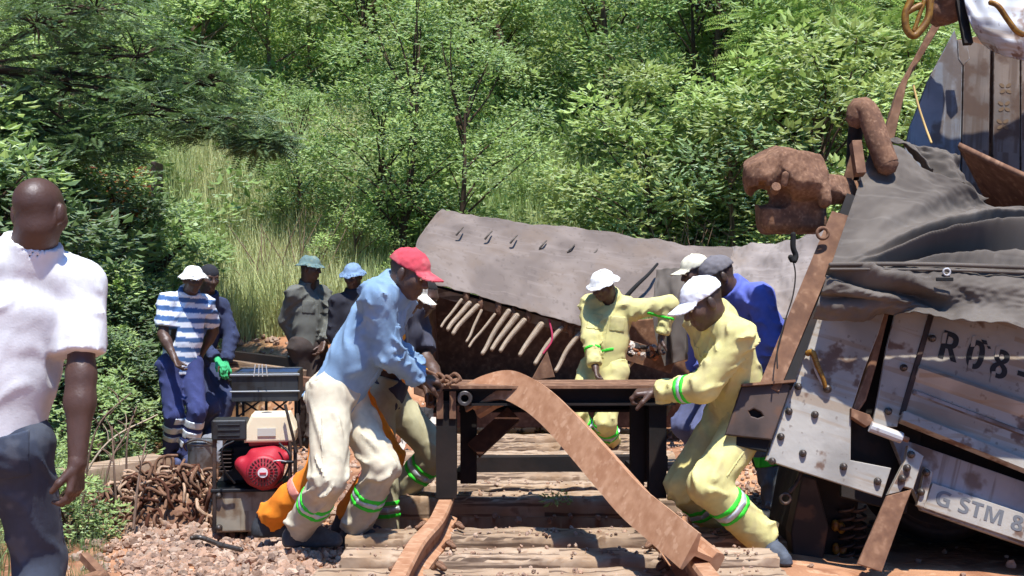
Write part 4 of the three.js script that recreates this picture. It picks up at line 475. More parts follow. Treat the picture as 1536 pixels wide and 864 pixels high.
  { const tl2 = [bone(hip.L, hip.R, 0.116 * S, 0.116 * S), bone(pel, at(0.26), 0.118 * S, 0.112 * S, { n: l, k: 1.28, cutB: 0 })]; const ae = o.cuff ?? 0;
    for (const s of ['L', 'R']) { const { kn, an } = leg[s]; const end = an.clone().addScaledVector(an.clone().sub(kn).normalize(), ae); tl2.push(bone(hip[s], kn, 0.108 * S, 0.084 * S * flare), bone(kn, end, 0.083 * S * flare, 0.08 * S * flare, { cutB: 0 })); }
    const base = union(tl2, 0.03); const sg2 = [seg(at(-0.1), at(0.26), 2, 0.014, 0.9, 0.13 * S)], ends = []; for (const s of ['L', 'R']) { const { kn, an } = leg[s], end = an.clone().addScaledVector(an.clone().sub(kn).normalize(), ae); sg2.push(seg(hip[s], kn, 2.4, 0.017, 1.4, 0.1 * S), seg(kn, end, 3.2, 0.019, 1.2, 0.08 * S)); ends.push(beyond(kn, end, 0.13)); } const tw0 = wrinkle(base, sg2); const tf = (x, y, z) => Math.max(tw0(x, y, z), -ends[0](x, y, z), -ends[1](x, y, z)); tf.lo = base.lo; tf.hi = base.hi; trouser.f = tf; const wc = at(0.24); const cut = (x, y, z) => Math.max(tf(x, y, z), (x - wc.x) * up.x + (y - wc.y) * up.y + (z - wc.z) * up.z); cut.lo = base.lo; cut.hi = base.hi;
    for (const sg of o.pockets || []) { const pc = pel.clone().addScaledVector(up, -0.03 * S).addScaledVector(l, sg * 0.085 * S).addScaledVector(f, -0.14 * S); const q = (x, y, z) => { const X = x - pc.x, Y = y - pc.y, Z = z - pc.z, a = Math.abs(X * l.x + Y * l.y + Z * l.z) - 0.066, v = X * up.x + Y * up.y + Z * up.z, w = Math.abs(X * f.x + Y * f.y + Z * f.z) - 0.09; return Math.max(tf(x, y, z) - 0.006, a, v - 0.07, -v - 0.085 + 0.5 * Math.max(0, a + 0.066) * 0.6, w); }; q.lo = pc.clone().subScalar(0.14); q.hi = pc.clone().addScalar(0.14); add('pocket', solid(q, 0.006, tint(o.legs, 0.2, 9, o.legStain)), clothMat); }
    const patch = (name, fn, c, A, h, col, dep = 0.005) => { const q = (x, y, z) => { const X = x - c.x, Y = y - c.y, Z = z - c.z; let m = fn(x, y, z) - dep; for (let i = 0; i < 3; i++) m = Math.max(m, Math.abs(X * A[i].x + Y * A[i].y + Z * A[i].z) - h[i]); return m; }; q.lo = c.clone().subScalar(0.16); q.hi = c.clone().addScalar(0.16); const ge = solid(q, 0.0065, col, 0.01); if (ge.attributes.position.count) add(name, ge, clothMat); };
    trouser.patch = patch; const lc = tint(o.legs.map(v => v * 0.93), 0.1, 9, o.legStain);
    if (near) for (const s of ['L', 'R']) { const sg = s === 'L' ? 1 : -1, th = leg[s].kn.clone().sub(hip[s]).normalize(), out = l.clone().multiplyScalar(sg), bk = V3().crossVectors(th, out).normalize(); const c = hip[s].clone().addScaledVector(th, 0.03).addScaledVector(f, -0.12); patch('hip_pocket', tf, c, [th, out, bk], [0.075, 0.06, 0.1], lc); patch('leg_seam', tf, hip[s].clone().lerp(leg[s].kn, 0.55).addScaledVector(out, 0.1), [th, bk, out], [0.13, 0.006, 0.09], lc, 0.0035); }
    add('trousers', solid(cut, cc, tint(o.legs, 0.12, 7, o.legStain)), clothMat, o.legName); }
  { const T = 0.018, hem = o.hem ?? -0.04, hp = at(hem), sl = [bone(hp, waist, 0.128 * S, 0.122 * S, { n: l, k: 1.3, cutA: 0.02 }), bone(waist, chest, 0.122 * S, 0.128 * S, { n: l2, k: 1.36 }), bone(sh.L.clone().lerp(sh.R, 0.1), sh.R.clone().lerp(sh.L, 0.1), 0.082 * S, 0.082 * S), bone(neck.clone().addScaledVector(up, -0.015), sh.L, 0.074 * S, 0.068 * S), bone(neck.clone().addScaledVector(up, -0.015), sh.R, 0.074 * S, 0.068 * S)];
    const torsoF = union(sl, 0.04); const hemCut = (x, y, z) => Math.max(torsoF(x, y, z), -((x - hp.x) * up.x + (y - hp.y) * up.y + (z - hp.z) * up.z)); hemCut.lo = torsoF.lo; hemCut.hi = torsoF.hi;
    const al = [hemCut]; for (const s of ['L', 'R']) { const a = arm[s]; if (o.short) al.push(bone(sh[s], a.el.clone().lerp(sh[s], 0.22), 0.078 * S, 0.08 * S, { cutB: 0 })); else al.push(bone(sh[s], a.el, 0.076 * S, 0.07 * S), bone(a.el, a.w.clone().lerp(a.el, 0.08), 0.07 * S, 0.05 * S, { cutB: 0 }), bone(a.w.clone().lerp(a.el, 0.24), a.w.clone().lerp(a.el, 0.08), 0.056 * S, 0.053 * S, { cutB: 0, cutA: 0 })); }
    const raw = union(al, 0.03), sg3 = [seg(at(-0.15), at(0.95), 3.6, 0.017, 1.7, 0.14 * S)], caps = []; for (const s of ['L', 'R']) { const a = arm[s]; if (o.short) { const e = a.el.clone().lerp(sh[s], 0.22); sg3.push(seg(sh[s], e, 2.2, 0.013, 0.7, 0.08 * S)); caps.push(beyond(sh[s], e, 0.11)); } else { const e = a.w.clone().lerp(a.el, 0.08); sg3.push(seg(sh[s], a.el, 2.7, 0.018, 1.3, 0.073 * S), seg(a.el, e, 3.2, 0.016, 1.1, 0.06 * S)); caps.push(beyond(a.el, e, 0.085)); } } const rw0 = wrinkle(raw, sg3), rf = (x, y, z) => { let d = rw0(x, y, z); d = Math.max(d, -caps[0](x, y, z), -caps[1](x, y, z)); return d; }; const hemPlane = (x, y, z) => -((x - hp.x) * up.x + (y - hp.y) * up.y + (z - hp.z) * up.z);
    const colO = bone(neck.clone().addScaledVector(up, -0.01), neck.clone().lerp(hd, o.collar ?? 0.42), 0.1 * S, 0.093 * S, { cutB: 0 }), colI = bone(neck.clone().addScaledVector(up, -0.05), HP(0, -0.05, -0.02), 0.06 * S, 0.058 * S), open = o.open ? bone(neck.clone().addScaledVector(ff, 0.12).addScaledVector(up, 0.02), at(0.62).addScaledVector(ff, 0.2), 0.055, 0.01) : null;
    const cf = (x, y, z) => { let d = smin(rf(x, y, z), colO(x, y, z), 0.012); d = Math.max(d, -colI(x, y, z)); if (open) d = Math.max(d, -open(x, y, z)); return d; }; cf.lo = raw.lo.clone().min(colO.lo); cf.hi = raw.hi.clone().max(colO.hi);
    let col = tint(o.top, 0.1, 7, o.topStain);
    if (o.stripes) { const base = col; col = (x, y, z) => { const k = ((x - pel.x) * up.x + (y - pel.y) * up.y + (z - pel.z) * up.z) / 0.083; const c = base(x, y, z); return (k - Math.floor(k)) < 0.5 ? c : o.stripes; }; }
    if ((near || o.open) && !o.short) { const tc = tint(o.top.map(v => v * 0.95), 0.1, 9, o.topStain); trouser.patch('placket', rf, at(0.45).addScaledVector(ff, 0.14), [up, l2, ff], [0.15, 0.016, 0.09], tc); for (const sg of [-1, 1]) trouser.patch('breast_pocket', rf, at(0.68).addScaledVector(ff, 0.13).addScaledVector(l2, sg * 0.085), [up, l2, ff], [0.06, 0.055, 0.09], tc); trouser.patch('yoke_seam', rf, at(0.8).addScaledVector(ff, -0.12), [up, l2, ff], [0.006, 0.15, 0.09], tc, 0.0035); }
    add(o.topKind || 'shirt', solid(cf, o.stripes ? 0.011 : cc, col), clothMat, o.topName);
    const band = (fn, a, b, t, w, m) => { const ax = b.clone().sub(a), L = ax.length(); ax.normalize(); const c = a.clone().addScaledVector(ax, t * L); const q = (x, y, z) => { const X = x - c.x, Y = y - c.y, Z = z - c.z, s = X * ax.x + Y * ax.y + Z * ax.z, r = Math.hypot(X - ax.x * s, Y - ax.y * s, Z - ax.z * s); return Math.max(fn(x, y, z) - 0.005, Math.abs(s) - w / 2, r - 0.17); }; q.lo = c.clone().subScalar(0.15); q.hi = c.clone().addScalar(0.15); const ge = solid(q, 0.0065, null, 0.01); if (ge.attributes.position.count) add('reflective_band', ge, m); };
    for (const s of ['L', 'R']) { const { kn, an } = leg[s]; for (const [t, w, m] of o.legBands || []) band(trouser.f, kn, an, t, w, m); const a = arm[s]; for (const [t, w, m] of o.armBands || []) band(raw, a.el, a.w, t, w, m); } }
  // ---- shoes ----
  for (const s of ['L', 'R']) { const { an } = leg[s], fd = yawV(o['foot' + s] ?? o.yaw), so = an.y - 0.088; const h0 = an.clone().addScaledVector(fd, -0.035).add(V3(0, -0.048, 0)), t1 = an.clone().addScaledVector(fd, 0.1).add(V3(0, -0.05, 0)), t2 = an.clone().addScaledVector(fd, 0.17).add(V3(0, -0.06, 0)); const u = union([bone(h0, t1, 0.046, 0.046), bone(t1, t2, 0.045, 0.036), bone(an.clone().add(V3(0, 0.05, 0)), h0, 0.05, 0.045), bone(an.clone().add(V3(0, 0.02, 0)), t1, 0.045, 0.036)], 0.03); const q = (x, y, z) => { const d = u(x, y, z) + (y < so + 0.024 ? -0.005 : 0); return Math.max(d, so - y) + 0.002 * noise3(x * 30, y * 30, z * 30); }; q.lo = u.lo; q.hi = u.hi; add('shoe', solid(q, near ? 0.008 : 0.012, tint(o.shoe || [0.03, 0.032, 0.036], 0.3, 14)), shoeMat); }
  // ---- headwear ----
  if (o.hat) { const { kind, c, yaw: vy = 0 } = o.hat; const ca = Math.cos(vy), sa = Math.sin(vy); const dome = E(0, 0.038, -0.012, 0.089, 0.092, 0.11), inner = E(0, 0.03, -0.012, 0.079, 0.084, 0.1);
    const fn = loc((x0, y, z0) => { const x = x0 * ca - z0 * sa, z = x0 * sa + z0 * ca; let d = Math.max(dome(x, y, z), 0.032 - y - 0.12 * z); d += 0.0025 * noise3(x * 25 + seed, y * 25, z * 25);
      if (kind === 'cap') { const e = Math.hypot(x / 0.078, (z - 0.085) / 0.095) - 1; const v = Math.max(Math.abs(y - (0.044 - 5.2 * x * x - 0.22 * (z - 0.085))) - 0.0055, e * 0.08, 0.05 - z); d = smin(d, v, 0.008); const bt = E(0, 0.131, -0.012, 0.009, 0.006, 0.009); d = Math.min(d, bt(x, y, z)); d += 0.0018 * smooth(0.006, 0.0, Math.abs(Math.sin(3 * Math.atan2(x, z + 0.012))) * 0.03); }
      if (kind === 'bucket') { const r = Math.hypot(x * 1.12, z + 0.01), wv = 0.012 * noise3(x * 9 + seed, 1, z * 9); const v = Math.max(Math.abs(y - (0.05 - (r - 0.09) * 0.62 + wv)) - 0.0055, r - 0.152, 0.07 - r); d = smin(d, v, 0.014); const flat = 0.118; d = Math.max(d, y - flat - 0.008 * noise3(x * 12, 3, z * 12)); }
      if (kind === 'beanie') d = Math.max(dome(x, y, z) + 0.004, 0.0 - y - 0.25 * z);
      return d; }); fn.lo = hd.clone().subScalar(0.2 * hs); fn.hi = hd.clone().addScalar(0.2 * hs); add(kind === 'bucket' ? 'brimmed_hat' : kind, solid(fn, near ? 0.0055 : 0.0075, tint(c, 0.1, 14, o.hat.stain), 0.02), clothMat, o.hat.name); }
  else { const cr = E(0, 0.037, -0.014, 0.0765, 0.083, 0.098); const fn = loc((x, y, z) => Math.max(cr(x, y, z) - 0.001, 0.05 - y - 0.9 * Math.min(0, z) - (z > 0 ? -0.35 * z : 0)) + 0.0012 * noise3(x * 120, y * 120, z * 120)); fn.lo = hd.clone().subScalar(0.13); fn.hi = hd.clone().addScalar(0.13); if (!o.bald) add('hair', solid(fn, 0.006, () => [0.012, 0.01, 0.009]), clothMat); }
  return g;
}
const greenPair = [[0.28, 0.022, bandGreen], [0.36, 0.03, bandSilver], [0.44, 0.022, bandGreen]];
const YEL = [0.60, 0.54, 0.215], YST = [0.46, 0.38, 0.19];
// man in the white polo shirt, back turned
person({ near: 1, seed: 2, bald: 1, label: 'man in a white polo shirt and dark jeans walking away with his back turned', S: 1.02, yaw: 190, tyaw: 206, pel: [-18, 668, 3.8], neck: [44, 386, 3.78], head: [60, 319, 3.74], hyaw: 172, hpitch: -2, skin: [0.075, 0.037, 0.026],
  wrR: [116, 694, 3.72], poleR: V3(0.5, 0, 0.5), handR: { curl: 0.55, palm: [-1, 0, -0.2], dir: [-0.06, -1, 0.04] }, wrL: [-110, 700, 3.8], poleL: V3(-0.5, 0, 0.5), anL: [-50, 3.9], anR: [36, 3.75], short: 1, top: [0.66, 0.66, 0.67], topName: 'white short sleeved polo shirt', hem: 0.02, fold: 0.6, collar: 0.4, foldDir: 0.2, legs: [0.04, 0.05, 0.075], legStain: [0.11, 0.12, 0.14], legName: 'dark grey jeans' });
// striped shirt and white hat
person({ seed: 3, label: 'man in a blue and white striped shirt and white brimmed hat standing by the generator', S: 0.96, yaw: 35, tyaw: 30, pel: [270, 548, 9.6], neck: [281, 446, 9.6], head: [290, 419, 9.5], hyaw: 30, hpitch: -5, hs: 1.02,
  wrR: [262, 538, 9.35], poleR: V3(-0.9, 0, -0.3), handR: { curl: 0.5, palm: [1, 0, 0.3] }, wrL: [300, 535, 9.85], poleL: V3(0.6, 0, -0.7), anL: [280, 9.55], anR: [257, 9.65], short: 1, top: [0.74, 0.78, 0.84], stripes: [0.055, 0.13, 0.3], topName: 'blue and white striped shirt', hem: -0.12, legs: [0.035, 0.045, 0.14], legName: 'navy work trousers', legBands: [[0.3, 0.06, bandSilver], [0.52, 0.05, bandSilver]], shoe: [0.05, 0.06, 0.13], hat: { kind: 'bucket', c: [0.76, 0.75, 0.7], name: 'white brimmed hat' } });
// dark clad man with green gloves behind him
person({ seed: 4, label: 'man in dark navy overalls and black cap with green gloves bending over the generator', S: 1.03, yaw: 60, tyaw: 60, pel: [296, 542, 10.3], neck: [311, 452, 10.2], head: [314, 417, 10.1], hyaw: 40, hpitch: -10,
  wrR: [326, 540, 10.05], poleR: V3(-0.6, -0.4, -0.6), handR: { curl: 0.6, palm: [0, -1, 0], colour: [0.05, 0.42, 0.16], colourName: 'bright green glove' }, wrL: [338, 545, 10.2], poleL: V3(0.6, -0.2, -0.6), handL: { curl: 0.6, palm: [0, -1, 0], colour: [0.05, 0.42, 0.16], colourName: 'bright green glove' }, anL: [316, 10.2], anR: [296, 10.35], top: [0.03, 0.04, 0.09], legs: [0.03, 0.04, 0.09], hat: { kind: 'beanie', c: [0.015, 0.015, 0.02] } });
// grey jacket, bucket hat
person({ seed: 5, label: 'man in an open olive grey jacket, blue shirt and green brimmed hat', S: 1, yaw: 50, tyaw: 50, pel: [462, 520, 10.6], neck: [463, 432, 10.6], head: [466, 402, 10.52], hyaw: 75, hpitch: -6,
  wrR: [446, 520, 10.6], poleR: V3(-0.8, 0, -0.4), wrL: [486, 515, 10.5], poleL: V3(0.8, 0, -0.4), anL: [470, 10.5], anR: [456, 10.7], top: [0.12, 0.12, 0.1], topKind: 'jacket', topName: 'olive grey jacket', open: 1, hem: -0.06, legs: [0.05, 0.035, 0.028], hat: { kind: 'bucket', c: [0.11, 0.17, 0.16], stain: [0.3, 0.3, 0.16], name: 'faded green brimmed hat' } });
// blue hat, dark clothes
person({ seed: 6, label: 'man in dark clothes and a pale blue hat, half hidden by the worker in denim', S: 0.98, yaw: 20, tyaw: 20, pel: [540, 540, 10.4], neck: [533, 443, 10.4], head: [529, 414, 10.35], hyaw: -10, hpitch: -14,
  wrR: [515, 540, 10.3], poleR: V3(-0.8, 0, -0.4), wrL: [560, 540, 10.3], poleL: V3(0.8, 0, -0.4), anL: [548, 10.4], anR: [532, 10.5], top: [0.02, 0.02, 0.028], legs: [0.03, 0.03, 0.04], hat: { kind: 'bucket', c: [0.18, 0.27, 0.4], name: 'pale blue hat' } });
// worker in denim shirt and red cap
person({ near: 1, seed: 7, label: 'worker in a light blue denim shirt, cream trousers and red cap leaning on the trestle', S: 1.0, yaw: 80, tyaw: 76, pel: [505, 592, 5.6], neck: [591, 432, 5.55], head: [614, 411, 5.5], hyaw: 74, hpitch: -20, hs: 1.03,
  wrR: [630, 568, 5.64], poleR: V3(-0.3, -0.9, 0.3), handR: { curl: 0.95, palm: [0.1, -0.9, -0.4], dir: [0.9, -0.1, -0.4] }, wrL: [634, 560, 5.86], poleL: V3(0.1, -0.9, -0.4), handL: { curl: 0.95, palm: [0.1, -1, 0], dir: [0.9, -0.1, -0.3] }, anR: [450, 792, 5.55], anL: [532, 795, 5.72], kpoleR: V3(0.5, 0.1, 1), kpoleL: V3(0.7, 0.1, 0.6), footR: 95, footL: 70, flare: 0.98, top: [0.19, 0.30, 0.44], topStain: [0.28, 0.39, 0.52], topName: 'light blue denim shirt', hem: -0.1, fold: 1.3, legs: [0.54, 0.48, 0.35], legStain: [0.44, 0.35, 0.25], legName: 'cream work trousers', legBands: [[0.40, 0.022, bandGreen], [0.46, 0.026, bandSilver], [0.52, 0.022, bandGreen]], shoe: [0.06, 0.06, 0.06], hat: { kind: 'cap', c: [0.5, 0.055, 0.075], stain: [0.55, 0.16, 0.16], name: 'red cap' } });
// orange trousers, behind
person({ seed: 8, label: 'worker in orange trousers bending behind the man in the red cap', S: 1, yaw: 82, tyaw: 80, pel: [512, 588, 6.05], neck: [585, 436, 6.1], head: [612, 440, 6.15], hyaw: 80, hpitch: -30,
  wrR: [632, 575, 6.0], poleR: V3(0, -1, 0), handR: { curl: 0.9, palm: [0, -1, 0] }, wrL: [640, 572, 6.2], poleL: V3(0, -1, 0), handL: { curl: 0.9, palm: [0, -1, 0] }, anR: [402, 779, 5.92], anL: [520, 6.2], kpoleR: V3(0.6, 0.8, 0.1), footR: 95, top: [0.75, 0.36, 0.04], legs: [0.80, 0.23, 0.01], legStain: [0.66, 0.16, 0.01], legName: 'orange work trousers', legBands: [[0.36, 0.05, mat(0xd98a7a, 0.6)]], hat: { kind: 'cap', c: [0.8, 0.78, 0.66], name: 'off white cap' } });
// khaki trousers
person({ seed: 9, label: 'worker in khaki trousers and dark top, hidden behind the man in the red cap', S: 1, yaw: 70, tyaw: 75, pel: [572, 600, 6.55], neck: [612, 462, 6.6], head: [634, 444, 6.65], hyaw: 60, hpitch: -25,
  wrR: [648, 575, 6.3], poleR: V3(-0.3, -1, 0), handR: { curl: 0.8, palm: [0, -1, 0] }, wrL: [664, 578, 6.4], poleL: V3(0, -1, 0), handL: { curl: 0.8, palm: [0, -1, 0] }, anR: [576, 6.4], anL: [590, 6.8], kpoleR: V3(1, 0, 0.3), short: 1, flare: 1.1, top: [0.05, 0.05, 0.07], legs: [0.42, 0.39, 0.24], legStain: [0.3, 0.27, 0.17], legBands: greenPair });
// yellow overalls, white brimmed hat
person({ seed: 10, label: 'worker in yellow overalls and white brimmed hat reaching into the overturned wagon', S: 1.0, yaw: -25, tyaw: -15, pel: [905, 556, 8.9], neck: [917, 450, 8.9], head: [904, 428, 8.78], hyaw: -55, hpitch: -22,
  wrR: [893, 552, 8.65], poleR: V3(-0.8, -0.2, 0.4), handR: { curl: 0.5 }, wrL: [992, 506, 8.85], poleL: V3(0.6, 0.8, 0), handL: { curl: 0.7, palm: [0, -1, 0] }, anL: [918, 9.0], anR: [893, 8.9], open: 1, top: YEL, topStain: YST, legs: YEL, legStain: YST, hem: -0.02, armBands: [[0.4, 0.02, bandGreen]], legBands: greenPair, hat: { kind: 'bucket', c: [0.76, 0.75, 0.71], name: 'white brimmed hat' } });
// yellow overalls, white cap
person({ near: 1, seed: 11, label: 'worker in yellow overalls and white cap gripping the right end of the trestle', S: 1.04, yaw: -65, tyaw: -68, pel: [1112, 622, 5.78], neck: [1076, 478, 5.62], head: [1054, 455, 5.55], hyaw: -78, hpitch: -26, hs: 1.04,
  wrL: [983, 588, 5.66], poleL: V3(0.3, -0.5, 0.6), handL: { curl: 0.95, palm: [-0.2, -0.9, -0.2], dir: [-0.95, -0.05, -0.15] }, wrR: [1010, 596, 5.98], poleR: V3(0.3, -0.9, -0.3), handR: { curl: 0.8, palm: [0, -1, 0], colour: [0.35, 0.27, 0.2], colourName: 'tan work glove' }, anL: [1148, 810, 5.62], anR: [1098, 800, 5.98], kpoleL: V3(-1, 0.1, 0.5), kpoleR: V3(-0.8, 0.2, 0.4), footL: 20, footR: -40, flare: 1.08, top: YEL, topStain: YST, topName: 'pale yellow overall jacket', hem: -0.1, legs: YEL, legStain: YST, armBands: [[0.32, 0.02, bandGreen], [0.39, 0.022, bandSilver], [0.46, 0.02, bandGreen]], legBands: [[0.30, 0.022, bandGreen], [0.37, 0.03, bandSilver], [0.44, 0.022, bandGreen]], shoe: [0.06, 0.07, 0.09], hat: { kind: 'cap', c: [0.74, 0.75, 0.78], name: 'white cap' } });
// blue overalls, grey cap
person({ near: 1, seed: 12, label: 'worker in royal blue overalls and grey cap leaning beside the wagon end', S: 1.02, yaw: -70, tyaw: -60, pel: [1176, 548, 6.7], neck: [1102, 438, 6.55], head: [1076, 416, 6.5], hyaw: -82, hpitch: -22, hs: 1.0,
  wrL: [1118, 578, 6.35], poleL: V3(0.5, -0.2, 0.6), handL: { curl: 0.8 }, wrR: [1060, 560, 6.7], poleR: V3(0, -1, 0), handR: { curl: 0.8 }, anL: [1168, 6.5], anR: [1200, 6.9], kpoleL: V3(-1, 0, 0.2), top: [0.10, 0.13, 0.46], topName: 'royal blue overall', hem: -0.1, legs: [0.13, 0.14, 0.15], legBands: [[0.34, 0.06, bandGreen]], hat: { kind: 'cap', c: [0.14, 0.13, 0.14], name: 'dark grey cap' } });
// beige hat, hidden
person({ seed: 13, label: 'worker with a beige cap mostly hidden behind the man in blue', S: 0.98, yaw: -60, tyaw: -60, pel: [1085, 560, 7.7], neck: [1066, 434, 7.65], head: [1042, 408, 7.6], hyaw: -80, hpitch: -15,
  wrL: [1050, 560, 7.5], poleL: V3(0.4, -1, 0), wrR: [1040, 560, 7.9], poleR: V3(0.4, -1, 0), anL: [1085, 7.7], anR: [1075, 7.9], top: [0.10, 0.13, 0.4], legs: [0.1, 0.11, 0.2], hat: { kind: 'cap', c: [0.6, 0.56, 0.42], name: 'beige cap' } });
// ---------- generator beside the track ----------
{
  const t = thing('generator', 'dusty petrol generator set with red recoil starter and metal tray on top', 'generator');
  const D = 6.3, X = u => (u - 768) * D / FOC, Y = v => EYE + (432 - v) * D / FOC;
  const O = V3(X(375), groundY(X(375), D), -D); t.position.copy(O); t.rotation.y = 0.12;
  const put = (name, g, m, u, v, dz = 0, parent = t) => { const o = mesh(name, g, m, parent); o.position.set(X(u) - O.x, Y(v) - O.y, -dz); return o; };
  const tankM = mat(0xe0d2b8, 0.75, 0.1, { map: texPaintOld }), redM = mat(0xd8c4c4, 0.55, 0, { map: dataTex(256, (u, v) => mix3(mix3(hex(0xb0182e), hex(0xcc3448), nA(u, v)), hex(0x9a7c66), smooth(0.52, 0.72, nB(u, v)) * 0.55)), bumpMap: bumpFine, bumpScale: 0.001 }), creamM = mat(0xe3d3b2, 0.6, 0, { bumpMap: bumpFine, bumpScale: 0.001 }), trayM = mat(0x565a5e, 0.5, 0.4, { map: texPaintOld }), blueM = mat(0x3d5f96, 0.5, 0.2, { map: texPaintOld }), blk = mat(0x17171a, 0.6, 0.3);
  put('base_tank', box(0.42, 0.24, 0.4, 0.015), tankM, 378, 766, 0.2);
  put('tank_rim', box(0.45, 0.02, 0.43, 0.006), blk, 378, 735, 0.2);
  for (const [u, dz] of [[323, 0.0], [323, 0.42], [434, 0.0], [434, 0.42]]) put('frame_post', box(0.022, 0.56, 0.022), M.steelDark, u, 722, dz);
  for (const dz of [0.0, 0.42]) put('frame_rail', box(0.43, 0.02, 0.022), M.steelDark, 378, 648, dz);
  put('engine_block', rough(box(0.32, 0.24, 0.26, 0.03), 0.012, 12), blk, 372, 700, 0.25);
  for (let i = 0; i < 6; i++) put('cooling_fin', box(0.07, 0.006, 0.12, 0.002), M.steelDark, 338, 676 + i * 6, 0.06);
  put('air_filter_box', box(0.19, 0.115, 0.16, 0.012), mat(0x4c4e50, 0.55, 0.2, { map: texPaintOld }), 345, 644, 0.05);
  { const s = new THREE.Shape([[-0.125, 0], [0.125, 0], [0.13, 0.05], [0.095, 0.125], [-0.09, 0.125], [-0.125, 0.05]].map(q => new THREE.Vector2(...q))); const g = new THREE.ExtrudeGeometry(s, { depth: 0.2, bevelEnabled: true, bevelSize: 0.015, bevelThickness: 0.015, bevelSegments: 3 }); put('fuel_tank', boxUV(g), creamM, 404, 660, 0.2); put('fuel_tank_base', box(0.22, 0.035, 0.2, 0.01), redM, 402, 666, 0.12); put('fuel_cap', new THREE.CylinderGeometry(0.032, 0.034, 0.03, 18), blueM, 397, 626, 0.12); }
  { const fb = union([ellip(V3(0.008, 0, 0.03), 0.118, 0.118, 0.09), bone(V3(-0.13, 0.03, 0), V3(-0.05, -0.03, 0.03), 0.05, 0.07), bone(V3(0.06, 0.06, 0), V3(0.13, 0.07, -0.01), 0.06, 0.04), bone(V3(0.0, -0.09, 0), V3(0.08, -0.09, -0.01), 0.045, 0.035), bone(V3(-0.06, 0.09, -0.01), V3(0.06, 0.1, -0.01), 0.04, 0.04)], 0.04); const c = put('fan_cover', solid((() => { const q = (x, y, z) => Math.max(fb(x, y, z), z - 0.118); q.lo = fb.lo; q.hi = fb.hi; return q; })(), 0.009), redM, 396, 703, 0.05); c.position.z = 0.0; c.scale.set(0.9, 0.88, 1);
    const d = new THREE.LatheGeometry([[0.0, 0.034], [0.03, 0.034], [0.035, 0.028], [0.085, 0.022], [0.1, 0.014], [0.106, -0.01]].map(q => new THREE.Vector2(...q)), 36); d.rotateX(Math.PI / 2); const r = mesh('recoil_starter', d, redM, c); r.position.set(0.008, 0, 0.117);
    const slotM = mat(0x2a070c, 0.7), slots = []; for (const [rad, n, len] of [[0.052, 18, 0.018], [0.078, 26, 0.02]]) for (let i = 0; i < n; i++) { const b = box(len, 0.006, 0.006, 0.002); b.translate(rad, 0, 0.0275 - (rad - 0.05) * 0.12); b.rotateZ(i / n * Math.PI * 2); slots.push(b); } const sl = mesh('vent_slots', merge(slots), slotM, c); sl.position.set(0.008, 0, 0.117);
    const bd = mesh('starter_badge', new THREE.CylinderGeometry(0.03, 0.03, 0.006, 24), mat(0xd8cfd0, 0.5), c); bd.rotation.x = Math.PI / 2; bd.position.set(0.008, 0, 0.154); const bar2 = mesh('starter_badge', box(0.04, 0.014, 0.004, 0.002), redM, c); bar2.position.set(0.008, -0.004, 0.159); }
  put('pull_handle', box(0.07, 0.018, 0.018, 0.008), blk, 432, 690, -0.1); mesh('pull_cord', tube([V3(X(405) - O.x, Y(690) - O.y, 0.12), V3(X(420) - O.x, Y(686) - O.y, 0.14), V3(X(432) - O.x, Y(690) - O.y, 0.1)], 0.004, 12, 5), M.paintWhite, t);
  mesh('fuel_hose', tube([V3(X(420) - O.x, Y(664) - O.y, 0.06), V3(X(436) - O.x, Y(680) - O.y, 0.1), V3(X(428) - O.x, Y(712) - O.y, 0.08), V3(X(410) - O.x, Y(728) - O.y, 0.04)], 0.007, 24, 6), blk, t); mesh('spark_lead', tube([V3(X(352) - O.x, Y(660) - O.y, 0.05), V3(X(338) - O.x, Y(668) - O.y, 0.09), V3(X(340) - O.x, Y(700) - O.y, 0.08), V3(X(354) - O.x, Y(722) - O.y, 0.05)], 0.006, 24, 6), blk, t);
  put('tank_label', box(0.1, 0.045, 0.004, 0.001), mat(0xb9b4a8, 0.6), 400, 648, 0.005 - 0.025); put('drain_plug', new THREE.CylinderGeometry(0.014, 0.014, 0.02, 6).rotateX(Math.PI / 2), M.bolt, 396, 778, -0.01);
  for (const [u, v] of [[330, 742], [428, 742], [330, 790], [428, 790]]) put('tank_bolt', boltG, M.bolt, u, v, -0.002);
  for (let i = 0; i < 3; i++) put('air_louvre', box(0.12, 0.007, 0.006, 0.002), blk, 345, 636 + i * 8, -0.032);
  // upper tray on thin legs
  for (const [u, dz] of [[345, 0.35], [436, 0.35], [345, 0.66], [436, 0.66], [390, 0.35]]) put('tray_leg', box(0.016, 0.16, 0.016, 0.003), blk, u, 622, dz);
  for (const [u0, u1] of [[345, 390], [390, 345], [390, 432], [432, 390]]) { const a = V3(X(u0) - O.x, Y(604) - O.y, -0.35), b = V3(X(u1) - O.x, Y(636) - O.y, -0.35); mesh('tray_brace', bar(a, b, rect(0.01, 0.01)), blk, t); }
  put('tray_side', box(0.38, 0.17, 0.012, 0.004), trayM, 390, 587, 0.28); put('tray_side', box(0.38, 0.17, 0.012, 0.004), trayM, 390, 587, 0.7); for (const u of [341, 440]) put('tray_end', box(0.012, 0.17, 0.42, 0.004), trayM, u, 587, 0.49);
  put('tray_lid', box(0.36, 0.012, 0.43, 0.004), blueM, 390, 568, 0.49); put('tray_rim', box(0.4, 0.014, 0.02, 0.004), mat(0x85888a, 0.5, 0.6), 390, 568, 0.27); put('tray_rim', box(0.4, 0.01, 0.016, 0.004), mat(0x85888a, 0.5, 0.6), 390, 594, 0.27);
  for (let i = 0; i < 4; i++) put('spike', box(0.006, 0.07, 0.006, 0.002), M.paintWhite, 376 + i * 6, 560, 0.2 + 0.02 * (i % 2)).rotation.z = 0.08 * (i - 1.5);
